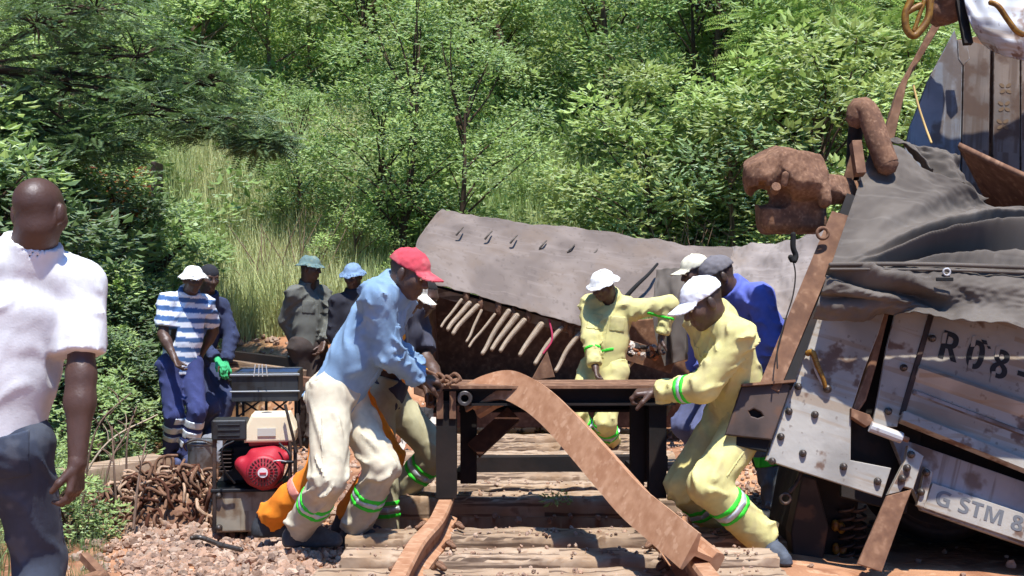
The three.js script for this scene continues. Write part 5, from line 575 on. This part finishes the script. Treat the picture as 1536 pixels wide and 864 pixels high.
  for (const [u0, v0, u1, v1] of [[428, 606, 446, 676], [446, 620, 452, 668]]) mesh('push_rod', bar(V3(X(u0) - O.x, Y(v0) - O.y, 0.06), V3(X(u1) - O.x, Y(v1) - O.y, 0.1), rect(0.012, 0.012)), M.bolt, t);
}
// ---------- small things on the ground ----------
function atGround(u, d, dy = 0) { const x = (u - 768) * d / FOC; return V3(x, groundY(x, d) + dy, -d); }
{
  const t = thing('metal_pail', 'battered grey metal pail with a lid behind the clip pile', 'pail'); t.position.copy(atGround(303, 8.35)); t.scale.setScalar(1.15);
  const m = mat(0xa9adb0, 0.45, 0.5, { map: texPaintOld });
  mesh('pail_body', new THREE.LatheGeometry([[0, 0], [0.078, 0], [0.085, 0.02], [0.086, 0.1], [0.089, 0.105], [0.088, 0.2], [0.092, 0.235], [0.09, 0.24]].map(q => new THREE.Vector2(...q)), 28), m, t);
  mesh('pail_lid', new THREE.LatheGeometry([[0, 0.275], [0.07, 0.272], [0.094, 0.262], [0.096, 0.245], [0.09, 0.24]].map(q => new THREE.Vector2(...q)), 28), m, t);
  mesh('pail_handle', tube([V3(-0.095, 0.2, 0.02), V3(-0.1, 0.24, 0.06), V3(0, 0.28, 0.1), V3(0.1, 0.24, 0.06), V3(0.095, 0.2, 0.02)], 0.005, 24, 6), M.steelDark, t);
}
{ const p = atGround(320, 9.0, 0.2); const f = union([ellip(p, 0.14, 0.13, 0.14), ellip(p.clone().add(V3(0.08, -0.06, 0)), 0.15, 0.1, 0.12)], 0.08); const q = (x, y, z) => f(x, y, z) + 0.02 * (0.5 - Math.abs(noise3(x * 9, y * 9, z * 9))); q.lo = f.lo; q.hi = f.hi; single('sack', solid(q, 0.014), mat(0x77777a, 0.95, 0, {}), 'crumpled grey sack lying behind the generator', 'sack'); }
{ // heap of rail clips
  const R = rng(404); const shapes = []; for (let k = 0; k < 4; k++) { const a = 0.03 + 0.012 * k; shapes.push(tube([V3(-a * 1.6, 0, 0), V3(-a, a * 0.9, 0.01), V3(0, a * 0.4, 0.02), V3(a * 0.9, a * 1.1, 0.03), V3(a * 1.7, a * 0.2, 0.02), V3(a, -a * 0.9, 0.0), V3(-a * 0.2, -a * 0.6, -0.02)].slice(0, 5 + (k % 3)), 0.0085, 26, 6)); }
  const cols = [M.rust, mat(0x9a7458, 0.9, 0.1, { map: texRust }), mat(0xf0dccb, 0.9, 0.1, { map: texWood })];
  const c = atGround(252, 6.9); const heap = (x, z) => 0.27 * Math.max(0, 1 - (x / 0.42) ** 2 - (z / 0.34) ** 2);
  { const g = new THREE.SphereGeometry(1, 40, 20); const p = g.attributes.position; for (let i = 0; i < p.count; i++) { const n = 1 + 0.12 * noise3(p.getX(i) * 4, p.getY(i) * 4, p.getZ(i) * 4); p.setXYZ(i, p.getX(i) * 0.36 * n, p.getY(i) * 0.16 * n, p.getZ(i) * 0.3 * n); } g.computeVertexNormals(); const o = single('rust_heap', boxUV(g), M.rust, 'low mound of rust and soil under the pile of rail clips', 'mound'); o.position.copy(c); }
  for (let i = 0; i < 290; i++) { const a = R() * 6.283, r = Math.sqrt(R()) * 1.12, x = 0.42 * r * Math.cos(a), z = 0.34 * r * Math.sin(a); const o = single('rail_clip', shapes[i % 4], cols[i % 3], 'curled rusty rail clip in the heap beside the generator', 'rail clip', 'rusty rail clips heaped beside the generator'); o.position.set(c.x + x, c.y + heap(x, z) * 0.85 + 0.02 * R(), c.z + z); o.rotation.set(R() * 6, R() * 6, R() * 6); const s = 0.8 + 0.6 * R(); o.scale.setScalar(s); }
}
{ // timber baulk on the left
  const a = atGround(96, 7.5, 0.1), b = atGround(243, 8.0, 0.14); const g = rough(bar(a, b, rect(0.26, 0.17)), 0.008, 6); single('timber_baulk', boxUV(g), M.wood, 'pale thick timber baulk lying in the weeds behind the clip heap', 'timber'); }
{ // hand tools in the corner
  const t = thing('rail_tongs', 'rusty curved pipe tool with a straight handle lying near the man in white', 'tool');
  mesh('curved_pipe', tube([atGround(66, 4.45, 0.05), atGround(90, 4.55, 0.1), atGround(118, 4.7, 0.16), atGround(152, 4.8, 0.17)], 0.035, 30, 10), M.rust, t);
  mesh('handle', bar(atGround(126, 5.0, 0.2), atGround(198, 4.72, 0.06), rect(0.035, 0.035)), M.rust, t);
  mesh('joint', rough(box(0.14, 0.12, 0.08, 0.02), 0.012, 12), M.dark, t).position.copy(atGround(160, 4.84, 0.1));
}
{ const t = thing('bent_plate', 'bent grey steel plate half buried in the gravel beside the curved tool', 'steel plate'); const c = atGround(222, 4.75, 0.03); const pts = []; for (let i = 0; i <= 20; i++) { const a = Math.PI * (0.05 + 0.9 * i / 20); pts.push(c.clone().add(V3(-0.2 * Math.cos(a), 0.05 * Math.sin(a) - 0.015, -0.16 * Math.sin(a)))); } mesh('rim', sweep(pts, rect(0.09, 0.012), V3(0, 0.35, 1)), mat(0x9aa0a6, 0.4, 0.6, { map: texPaintOld }), t); mesh('flat_bar', bar(atGround(150, 4.45, 0.03), atGround(196, 4.7, 0.08), rect(0.05, 0.012)), mat(0x9aa0a6, 0.4, 0.6, { map: texPaintOld }), t); }
single('crowbar', tube([atGround(288, 5.95, 0.07), atGround(300, 6.0, 0.06), atGround(330, 5.9, 0.05), atGround(362, 5.8, 0.04)], 0.013, 20, 7), M.bolt, 'grey steel crowbar lying in front of the generator tank', 'crowbar');
{ const R = rng(8); const tw = mat(0x6b5546, 0.95, 0); const st = [[104, 720, 236, 622, 7.0, 7.2], [120, 700, 196, 590, 6.6, 6.7], [176, 770, 168, 640, 6.5, 6.6], [200, 790, 220, 660, 6.3, 6.6], [150, 740, 190, 650, 6.8, 7.0], [60, 770, 130, 690, 6.4, 6.8], [190, 700, 205, 610, 7.0, 7.1]]; st.forEach(([u0, v0, u1, v1, d0, d1], i) => { const a = P(u0, v0, d0), b = P(u1, v1, d1), m = a.clone().lerp(b, 0.5).add(V3(0.05 * (R() - 0.5), 0.06 * R(), 0.05)); a.y = Math.max(groundY(a.x, d0), Math.min(a.y, groundY(a.x, d0) + 0.05)); const parts = [tube([a, m, b], 0.009, 14, 5, 0.004)]; for (let k = 0; k < 3; k++) { const s = m.clone().lerp(b, k / 3), e = s.clone().add(V3(0.16 * (R() - 0.5), 0.12 * R() + 0.03, 0.1 * (R() - 0.5))); parts.push(tube([s, s.clone().lerp(e, 0.5).add(V3(0.01, 0.01, 0)), e], 0.005, 8, 4, 0.002)); } single('dead_branch', merge(parts), i === 0 ? mat(0xb09c82, 0.9) : tw, ['long pale bare stick leaning over the timber baulk', 'thin dark twig rising beside the timber baulk', 'upright dry twig by the man in white', 'bent dry twig in front of the clip heap', 'forked twig among the weeds at the timber', 'pale stick by the hand of the man in white', 'short twig above the timber baulk'][i], 'branch'); }); }
{ // long scrap behind the generator
  for (const [u0, v0, u1, v1, d0, d1, m, lab] of [[300, 527, 452, 545, 10.9, 10.5, M.dark, 'dark steel rail lying on the dirt bank'], [298, 540, 455, 562, 10.7, 10.3, M.woodB, 'weathered pole lying below the steel rail on the bank'], [330, 556, 470, 574, 10.3, 9.9, M.rust, 'rusty steel bar lying lowest on the bank']]) single('scrap_bar', bar(P(u0, v0, d0), P(u1, v1, d1), rect(0.1, 0.08)), m, lab, 'scrap bar');
}
{ // orange and grey machine housing seen through the leaves
  const t = thing('machine_housing', 'orange and grey metal machine housing half hidden by the dark tree', 'machine'); const d = 13.4; const q = (u0, u1, v0, v1, dd, name, m) => { const a = P(u0, v1, d), b = P(u1, v0, d); const o = mesh(name, box(b.x - a.x, b.y - a.y, 0.3, 0.01), m, t); o.position.set((a.x + b.x) / 2, (a.y + b.y) / 2, -d - dd); };
  q(135, 236, 252, 340, 0, 'orange_panel', mat(0xd8742c, 0.7, 0, { map: texPaintOld })); for (let i = 0; i < 6; i++) q(70 + i * 28, 92 + i * 28, 347, 520, i % 2 ? 0.05 : 0, 'grey_panel', M.paintOld); q(234, 241, 245, 520, -0.05, 'corner_post', M.steelDark); q(60, 234, 352, 520, 0.25, 'back_panel', M.dark);
}
// ---------- vegetation ----------
function leafMat(t, r) { return new THREE.MeshPhysicalMaterial({ color: 0xffffff, vertexColors: true, roughness: r, side: THREE.DoubleSide, transmission: t, thickness: 0, ior: 1.4 }); }
const LEAF = leafMat(0.48, 0.95), barkMat = mat(0x6d5d4e, 0.95, 0, { map: texWood, bumpMap: bumpFine, bumpScale: 0.01 }), paleBark = mat(0xa89a88, 0.95, 0, { map: texWood });
class Leaves { constructor(seed) { this.p = []; this.c = []; this.R = rng(seed); }
  leaf(o, dir, side, len, wid, col) { const n = V3().crossVectors(dir, side); const b = o, m = o.clone().addScaledVector(dir, len * 0.5), t = o.clone().addScaledVector(dir, len).addScaledVector(n, -len * 0.12), l = m.clone().addScaledVector(side, wid / 2).addScaledVector(n, wid * 0.15), r = m.clone().addScaledVector(side, -wid / 2).addScaledVector(n, wid * 0.15); for (const q of [b, l, t, b, t, r]) { this.p.push(q.x, q.y, q.z); this.c.push(col[0], col[1], col[2]); } }
  clump(c, rad, n, len, pal, flat = 0.7) { const R = this.R, tone = 0.78 + 0.44 * R(), hue = R(); for (let i = 0; i < n; i++) { const a = R() * 6.283, z = 2 * R() - 1, s = Math.sqrt(1 - z * z), r = rad * Math.cbrt(R()); const d = V3(s * Math.cos(a), z * flat, s * Math.sin(a)); const o = c.clone().addScaledVector(d, r); const dir = d.clone().add(V3((R() - 0.5) * 1.4, (R() - 0.65) * 0.8, (R() - 0.5) * 1.4)); dir.y *= 0.6; dir.normalize(); let sd = V3().crossVectors(dir, V3((R() - 0.5) * 1.1, 1, (R() - 0.5) * 1.1)).normalize(); const L = len * (0.65 + 0.7 * R()); const k = tone * (0.8 + 0.4 * R()); const p = mix3(pal[0], pal[1], clamp(hue * 0.6 + R() * 0.5)); this.leaf(o, dir, sd, L, L * 0.5, [p[0] * k, p[1] * k, p[2] * k]); } }
  frond(o, dir, up, len, pairs, pal) { const R = this.R; const side = V3().crossVectors(dir, up).normalize(), k = 0.75 + 0.5 * R(), p = mix3(pal[0], pal[1], R()), col = [p[0] * k, p[1] * k, p[2] * k]; for (let i = 1; i <= pairs; i++) { const t = i / pairs, q = o.clone().addScaledVector(dir, len * t).add(V3(0, -0.15 * len * t * t, 0)); const L = len * 0.36 * (1 - 0.55 * Math.abs(t - 0.4)); for (const s of [-1, 1]) this.leaf(q, side.clone().multiplyScalar(s).addScaledVector(dir, 0.35).normalize(), dir, L, len / pairs * 0.85, col); } }
  geo() { const g = new THREE.BufferGeometry(); g.setAttribute('position', new THREE.Float32BufferAttribute(this.p, 3)); g.setAttribute('color', new THREE.Float32BufferAttribute(this.c, 3)); g.computeVertexNormals(); return g; } }
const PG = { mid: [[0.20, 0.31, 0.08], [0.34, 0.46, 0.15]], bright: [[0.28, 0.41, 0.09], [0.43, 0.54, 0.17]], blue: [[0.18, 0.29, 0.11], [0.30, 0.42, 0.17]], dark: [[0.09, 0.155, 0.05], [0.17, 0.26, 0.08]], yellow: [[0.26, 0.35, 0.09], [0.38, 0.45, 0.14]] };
function limb(a, b, r0, r1, R) { const m = a.clone().lerp(b, 0.5).add(V3((R() - 0.5) * 0.25, 0.1 * R(), (R() - 0.5) * 0.25)); return tube([a, m, b], r0, 10, 6, r1); }
function treeProto(seed, H, W, clumps, per, len, pal, stemOut = 0.25) { // crown of clumps on limbs; base at the origin
  const R = rng(seed), L = new Leaves(seed + 7), wood = []; const lean = V3((R() - 0.5) * 0.5, 0, (R() - 0.5) * 0.5); const top = V3(lean.x, H * 0.72, lean.z); wood.push(tube([V3(0, -0.3, 0), V3(lean.x * 0.3, H * 0.25, lean.z * 0.2), V3(lean.x * 0.7, H * 0.5, lean.z * 0.8), top], 0.035 + H * 0.011, 18, 7, 0.015));
  for (let i = 0; i < clumps; i++) { const a = R() * 6.283, v = Math.pow(R(), 0.8), y = H * (stemOut + (1 - stemOut) * v), prof = Math.sin(Math.PI * clamp(0.16 + 0.78 * v)), r = W * prof * (0.35 + 0.75 * Math.sqrt(R())); const c = V3(r * Math.cos(a) + lean.x * v, y + 0.15 * (R() - 0.5), r * Math.sin(a) + lean.z * v); L.clump(c, W * (0.17 + 0.13 * R()), per, len, R() < 0.2 ? PG.bright : pal, 0.6); if (i % 3 === 0) { const t = clamp(y / H - 0.2, 0.12, 0.7), s = V3(lean.x * t, H * t * 0.95, lean.z * t); wood.push(limb(s, c, 0.018, 0.006, R)); } }
  return { crown: L.geo(), trunk: merge(wood) };
}
const protos = [treeProto(1, 3.4, 1.35, 62, 80, 0.09, PG.mid, 0.2), treeProto(2, 3.0, 1.5, 60, 76, 0.12, PG.blue, 0.12), treeProto(3, 4.2, 1.25, 60, 80, 0.08, PG.mid, 0.3), treeProto(4, 2.4, 1.25, 50, 80, 0.085, PG.bright, 0.05), treeProto(5, 3.7, 1.6, 66, 78, 0.13, PG.yellow, 0.2), treeProto(6, 2.0, 1.1, 48, 76, 0.10, PG.mid, 0.0)];
const kinds = ['bushy green tree', 'spreading blue green tree', 'tall thin trunked tree', 'low bright green bush', 'wide dense green tree', 'low dense green bush'];
function plantTree(k, x, d, s, turn, label, group, name) { const t = thing(name || (k === 3 || k === 5 ? 'bush' : 'tree'), label, k === 3 || k === 5 ? 'bush' : 'tree', group); mesh('trunk', protos[k].trunk, k % 2 ? paleBark : barkMat, t); mesh('crown', protos[k].crown, LEAF, t); t.position.set(x, groundY(x, d) - 0.05, -d); t.rotation.y = turn; t.scale.setScalar(s); return t; }
{
  const R = rng(2024); const ux = (u, d) => (u - 768) * d / FOC;
  // individually placed trees in front
  const spots = [[2, 600, 14.3, 0.95, 'tall thin trunked tree rising behind the left end of the pale tarpaulin'], [0, 560, 14.9, 0.8, 'leafy tree beside the thin trunked tree behind the tarpaulin end'], [2, 690, 14.0, 0.85, 'slender tree standing above the middle of the pale tarpaulin'], [4, 985, 14.2, 0.85, 'wide dense tree above the right half of the pale tarpaulin'], [1, 1105, 14.0, 0.95, 'spreading tree behind the wagon coupler'], [2, 1060, 16.5, 1.25, 'tall dark trunked tree on the slope left of the coupler'], [4, 1230, 13.8, 1.0, 'dense tree behind the gooseneck pipe'], [3, 1290, 12.8, 0.9, 'low bright bush at the foot of the upended wagon'], [5, 315, 14.2, 0.5, 'low rounded bush in the tall grass behind the striped shirt'], [3, 535, 13.9, 0.5, 'small bright bush in the grass above the man with the blue hat'], [5, 780, 13.3, 0.45, 'tiny bush in bright grass above the tarpaulin'], [0, 1340, 15.5, 1.1, 'leafy tree behind the upended wagon'], [2, 455, 15.5, 0.55, 'small bare stemmed tree in the dry grass on the slope']];
  for (const [k, u, d, s, lab] of spots) plantTree(k, ux(u, d), d, s, R() * 6, lab);
  const rowsD = [16.5, 18, 19.6, 21.4, 23.5, 26, 29, 33, 38, 44];
  const place = ['at the edge of the dry grass', 'low on the wooded hillside', 'in the lower ranks of the wood', 'part way up the wooded hillside', 'in the middle of the wooded hillside', 'high on the wooded hillside', 'in the upper ranks of the wood', 'near the top of the wooded hillside', 'on the far upper hillside', 'along the top of the wooded hillside'];
  rowsD.forEach((d, r) => { const half = 0.47 * d + 2, step = 1.55 + r * 0.13; for (let x = -half; x < half; x += step) { const xx = x + (R() - 0.5) * 1.2, dd = d + (R() - 0.5) * 1.4, u = 768 + xx * FOC / dd; if (u > 170 && u < 640 && dd < 21.5) continue; if (u > 690 && u < 940 && dd < 18.5) continue; const k = Math.floor(R() * 6); plantTree(k, xx, dd, 0.8 + 0.5 * R() + r * 0.03, R() * 6.28, kinds[k] + ' ' + place[r], kinds[k] + ' group ' + place[r]); } });
  // feathery tree, bright green, behind the coupler
  const feather = (name, label, base, H, blobs, nf, pal, len, bark, fork = V3(0.1, H * 0.45, 0)) => { const t = thing(name, label, 'tree'); const L = new Leaves(900 + nf), wood = []; const Rr = rng(nf + 3); wood.push(tube([V3(0, -0.2, 0), fork.clone().multiplyScalar(0.55), fork, fork.clone().lerp(V3(...blobs[0]), 0.6)], 0.09, 18, 8, 0.03)); for (const [x, y, z, rx, ry, rz] of blobs) { const c = V3(x, y, z); wood.push(limb(fork, c, 0.03, 0.008, Rr)); for (let i = 0; i < nf; i++) { const a = Rr() * 6.283, r = Math.sqrt(Rr()), q = V3(x + rx * r * Math.cos(a), y + ry * (Rr() * 2 - 1) * 1.5 * (1 - 0.4 * r), z + rz * r * Math.sin(a)); const dir = V3(Math.cos(a) + 2 * (Rr() - 0.5), (Rr() - 0.5) * 1.0, Math.sin(a) + 2 * (Rr() - 0.5)).normalize(); L.frond(q, dir, V3((Rr() - 0.5) * 0.5, 1, (Rr() - 0.5) * 0.5).normalize(), len * (0.7 + 0.6 * Rr()), 9, pal); if (i % 12 === 0) wood.push(tube([c, c.clone().lerp(q, 0.5).add(V3(0, 0.05, 0)), q], 0.01, 6, 4, 0.004)); } } mesh('trunk', merge(wood), bark, t); mesh('crown', L.geo(), LEAF, t); t.position.copy(base); return t; };
  { const d = 15.5, x = ux(1230, d), b = V3(x, groundY(x, d), -d), y = v => EYE + (432 - v) * d / FOC - b.y; feather('feathery_tree', 'bright green feathery leaved tree above the coupler', b, 3.2, [[-0.3, y(40), 0, 1.0, 0.3, 0.8], [0.5, y(70), 0.2, 0.9, 0.25, 0.8], [-0.6, y(110), 0.3, 0.7, 0.22, 0.6], [0.2, y(-10), 0, 1.0, 0.3, 0.8]], 230, PG.bright, 0.3, paleBark); }
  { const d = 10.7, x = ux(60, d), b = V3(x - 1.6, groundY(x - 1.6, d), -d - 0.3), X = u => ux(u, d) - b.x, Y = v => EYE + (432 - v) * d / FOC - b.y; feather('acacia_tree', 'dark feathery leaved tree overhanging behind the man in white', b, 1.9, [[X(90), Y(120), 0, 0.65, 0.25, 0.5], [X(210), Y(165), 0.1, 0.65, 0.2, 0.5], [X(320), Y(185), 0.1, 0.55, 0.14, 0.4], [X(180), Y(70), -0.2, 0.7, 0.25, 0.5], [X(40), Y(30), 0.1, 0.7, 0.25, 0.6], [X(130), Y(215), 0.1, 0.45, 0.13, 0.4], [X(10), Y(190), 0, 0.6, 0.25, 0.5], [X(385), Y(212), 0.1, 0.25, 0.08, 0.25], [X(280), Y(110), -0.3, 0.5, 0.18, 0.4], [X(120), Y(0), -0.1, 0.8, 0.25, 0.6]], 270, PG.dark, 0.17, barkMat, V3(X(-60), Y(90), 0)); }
  // dark shrubs along the left
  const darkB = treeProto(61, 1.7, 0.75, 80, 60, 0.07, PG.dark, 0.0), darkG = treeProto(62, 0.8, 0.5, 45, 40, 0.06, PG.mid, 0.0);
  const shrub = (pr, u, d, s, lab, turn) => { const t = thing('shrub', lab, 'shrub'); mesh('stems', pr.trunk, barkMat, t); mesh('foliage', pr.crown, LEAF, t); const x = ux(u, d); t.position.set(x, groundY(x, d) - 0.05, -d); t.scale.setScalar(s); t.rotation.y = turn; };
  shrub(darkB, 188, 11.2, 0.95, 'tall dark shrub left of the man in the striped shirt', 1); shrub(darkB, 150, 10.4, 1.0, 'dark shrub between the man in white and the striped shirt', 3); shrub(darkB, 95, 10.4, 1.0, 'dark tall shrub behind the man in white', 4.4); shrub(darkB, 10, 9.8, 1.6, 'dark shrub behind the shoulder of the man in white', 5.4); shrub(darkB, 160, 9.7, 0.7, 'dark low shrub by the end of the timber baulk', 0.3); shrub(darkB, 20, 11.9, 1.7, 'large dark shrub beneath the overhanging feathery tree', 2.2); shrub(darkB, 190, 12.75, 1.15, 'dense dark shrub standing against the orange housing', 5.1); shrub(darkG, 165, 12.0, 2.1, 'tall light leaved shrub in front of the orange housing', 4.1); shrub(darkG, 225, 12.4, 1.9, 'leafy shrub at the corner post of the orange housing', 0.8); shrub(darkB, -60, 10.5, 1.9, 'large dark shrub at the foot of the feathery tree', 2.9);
  shrub(darkG, 140, 8.5, 0.95, 'leafy green weed beside the arm of the man in white', 0.5); shrub(darkG, 70, 7.0, 0.6, 'green weed growing round the timber baulk', 1.9); shrub(darkG, 110, 6.2, 0.55, 'low weed below the hand of the man in white', 2.6);
  { const g = new Leaves(3); for (let i = 0; i < 5; i++) g.clump(V3((i - 2) * 0.02, 0.03 + 0.02 * (i % 2), 0), 0.04, 9, 0.04, PG.bright); const o = single('track_weed', g.geo(), LEAF, 'tiny green weed growing between the sleepers', 'weed'); o.position.copy(P(836, 757, 6.55)); }
  // bare grey brush right of the tarpaulin
  for (const [u, d, lab] of [[945, 12.9, 'bare grey brushwood above the worker in the white hat'], [1010, 13.1, 'bare grey brushwood between the trees above the tarpaulin'], [440, 13.6, 'bare forked stems in the dry grass']]) { const tw = []; for (let i = 0; i < 26; i++) { const a = V3((R() - 0.5) * 0.8, 0, (R() - 0.5) * 0.4), b = a.clone().add(V3((R() - 0.5) * 1.2, 0.5 + 0.9 * R(), (R() - 0.5) * 0.6)); tw.push(tube([a, a.clone().lerp(b, 0.5).add(V3((R() - 0.5) * 0.2, 0, 0.05)), b], 0.012, 8, 4, 0.004)); } const o = single('brushwood', merge(tw), paleBark, lab, 'brushwood'); const x = ux(u, d); o.position.set(x, groundY(x, d), -d); }
}
// grass and undergrowth
{
  const R = rng(77); const blade = (h, bend, a, w) => { const d = V3(Math.cos(a), 0, Math.sin(a)), s = V3(-d.z, 0, d.x), q = [0, 0.4, 0.75, 1].map(t => V3(d.x * bend * t * t, h * t, d.z * bend * t * t)), ww = [w, w * 0.85, w * 0.5, 0.0005], p = []; for (let i = 0; i < 3; i++) { const A = q[i].clone().addScaledVector(s, -ww[i]), B = q[i].clone().addScaledVector(s, ww[i]), C = q[i + 1].clone().addScaledVector(s, ww[i + 1]), D = q[i + 1].clone().addScaledVector(s, -ww[i + 1]); for (const e of [A, B, C, A, C, D]) p.push(e.x, e.y, e.z); } return p; };
  const tuft = (n, h) => { const p = []; for (let i = 0; i < n; i++) { const b = blade(h * (0.6 + 0.5 * R()), 0.55 * R() * h, R() * 6.283, 0.006), ox = (R() - 0.5) * 0.22, oz = (R() - 0.5) * 0.22; for (let k = 0; k < b.length; k += 3) p.push(b[k] + ox, b[k + 1], b[k + 2] + oz); } const g = new THREE.BufferGeometry(); g.setAttribute('position', new THREE.Float32BufferAttribute(p, 3)); g.computeVertexNormals(); return g; };
  const gm = new THREE.MeshPhysicalMaterial({ color: 0xffffff, roughness: 0.95, side: THREE.DoubleSide, transmission: 0.35, thickness: 0 });
  const scatter = (geo, pts, label, name, cat, cols, mt = gm) => { const im = new THREE.InstancedMesh(geo, mt, pts.length), m = new THREE.Matrix4(), q = new THREE.Quaternion(), c = new THREE.Color(); pts.forEach(([x, d, s, t], i) => { q.setFromEuler(new THREE.Euler((R() - 0.5) * 0.3, R() * 6.28, (R() - 0.5) * 0.3)); m.compose(V3(x, groundY(x, d) - 0.03, -d), q, V3(s, s * (0.8 + 0.4 * R()), s)); im.setMatrixAt(i, m); const k = mix3(cols[0], cols[1], clamp(t)), v = 0.8 + 0.4 * R(); c.setRGB(k[0] * v, k[1] * v, k[2] * v); im.setColorAt(i, c); }); im.name = numbered(name); tag(im, label, cat, null, 'stuff'); scene.add(im); };
  const pts = []; for (let i = 0; i < 19000; i++) { const d = 12.3 + 10 * Math.pow(R(), 1.2), x = (R() * 2 - 1) * (0.48 * d + 1), u = 768 + x * FOC / d; const dry = smooth(250, 330, u) * (1 - smooth(520, 620, u)); const n = noise3(x * 0.7, 3, d * 0.7); if (noise3(x * 0.5, 8, d * 0.5) < -0.55 && dry < 0.5) continue; pts.push([x, d, 0.7 + 0.6 * R(), 0.25 + 0.5 * dry + 0.3 * n + 0.25 * (R() - 0.5)]); }
  scatter(tuft(16, 0.62), pts, 'tall dry yellow green grass covering the lower hillside', 'tall_grass', 'grass', [[0.31, 0.42, 0.13], [0.58, 0.56, 0.27]]);
  const p2 = []; for (let i = 0; i < 900; i++) { const d = 5 + 7.5 * R(), x = -(0.40 * d + 0.3) - 1.2 * R() + 0.9 * R() * smooth(6, 8, d); if (x > -2.1) continue; p2.push([x, d, 0.3 + 0.35 * R(), 0.2 + 0.5 * R()]); } for (let i = 0; i < 90; i++) { const d = 5.2 + 2.4 * R(); p2.push([ -0.36 * d - 0.2 * R(), d, 0.15 + 0.2 * R(), 0.2 * R()]); }
  scatter(tuft(14, 0.5), p2, 'short green weeds and grass along the left of the track', 'weeds', 'grass', [[0.1, 0.18, 0.045], [0.24, 0.27, 0.1]]);
  const us = new Leaves(55); for (let k = 0; k < 5; k++) us.clump(V3((us.R() - 0.5) * 0.6, 0.2 + 0.35 * us.R(), (us.R() - 0.5) * 0.6), 0.3, 34, 0.1, [[0.9, 1, 0.9], [1.1, 1, 1]]);
  const p3 = []; for (let i = 0; i < 5200; i++) { const d = 15.5 + 36 * Math.pow(R(), 1.3), x = (R() * 2 - 1) * (0.48 * d + 2), u = 768 + x * FOC / d; if (u > 210 && u < 590 && d < 20 && R() < 0.9) continue; if (u > 690 && u < 930 && d < 17.5 && R() < 0.8) continue; p3.push([x, d, 0.8 + 0.9 * R(), 0.5 + 0.6 * noise3(x * 0.4, 1, d * 0.4)]); }
  scatter(us.geo(), p3, 'dense leafy undergrowth between the trees on the hillside', 'undergrowth', 'undergrowth', [[0.19, 0.29, 0.075], [0.34, 0.45, 0.14]], LEAF);
}
scene.traverse(o => { if (o.isMesh) { o.castShadow = o.receiveShadow = true; } });
renderer.render(scene, camera);
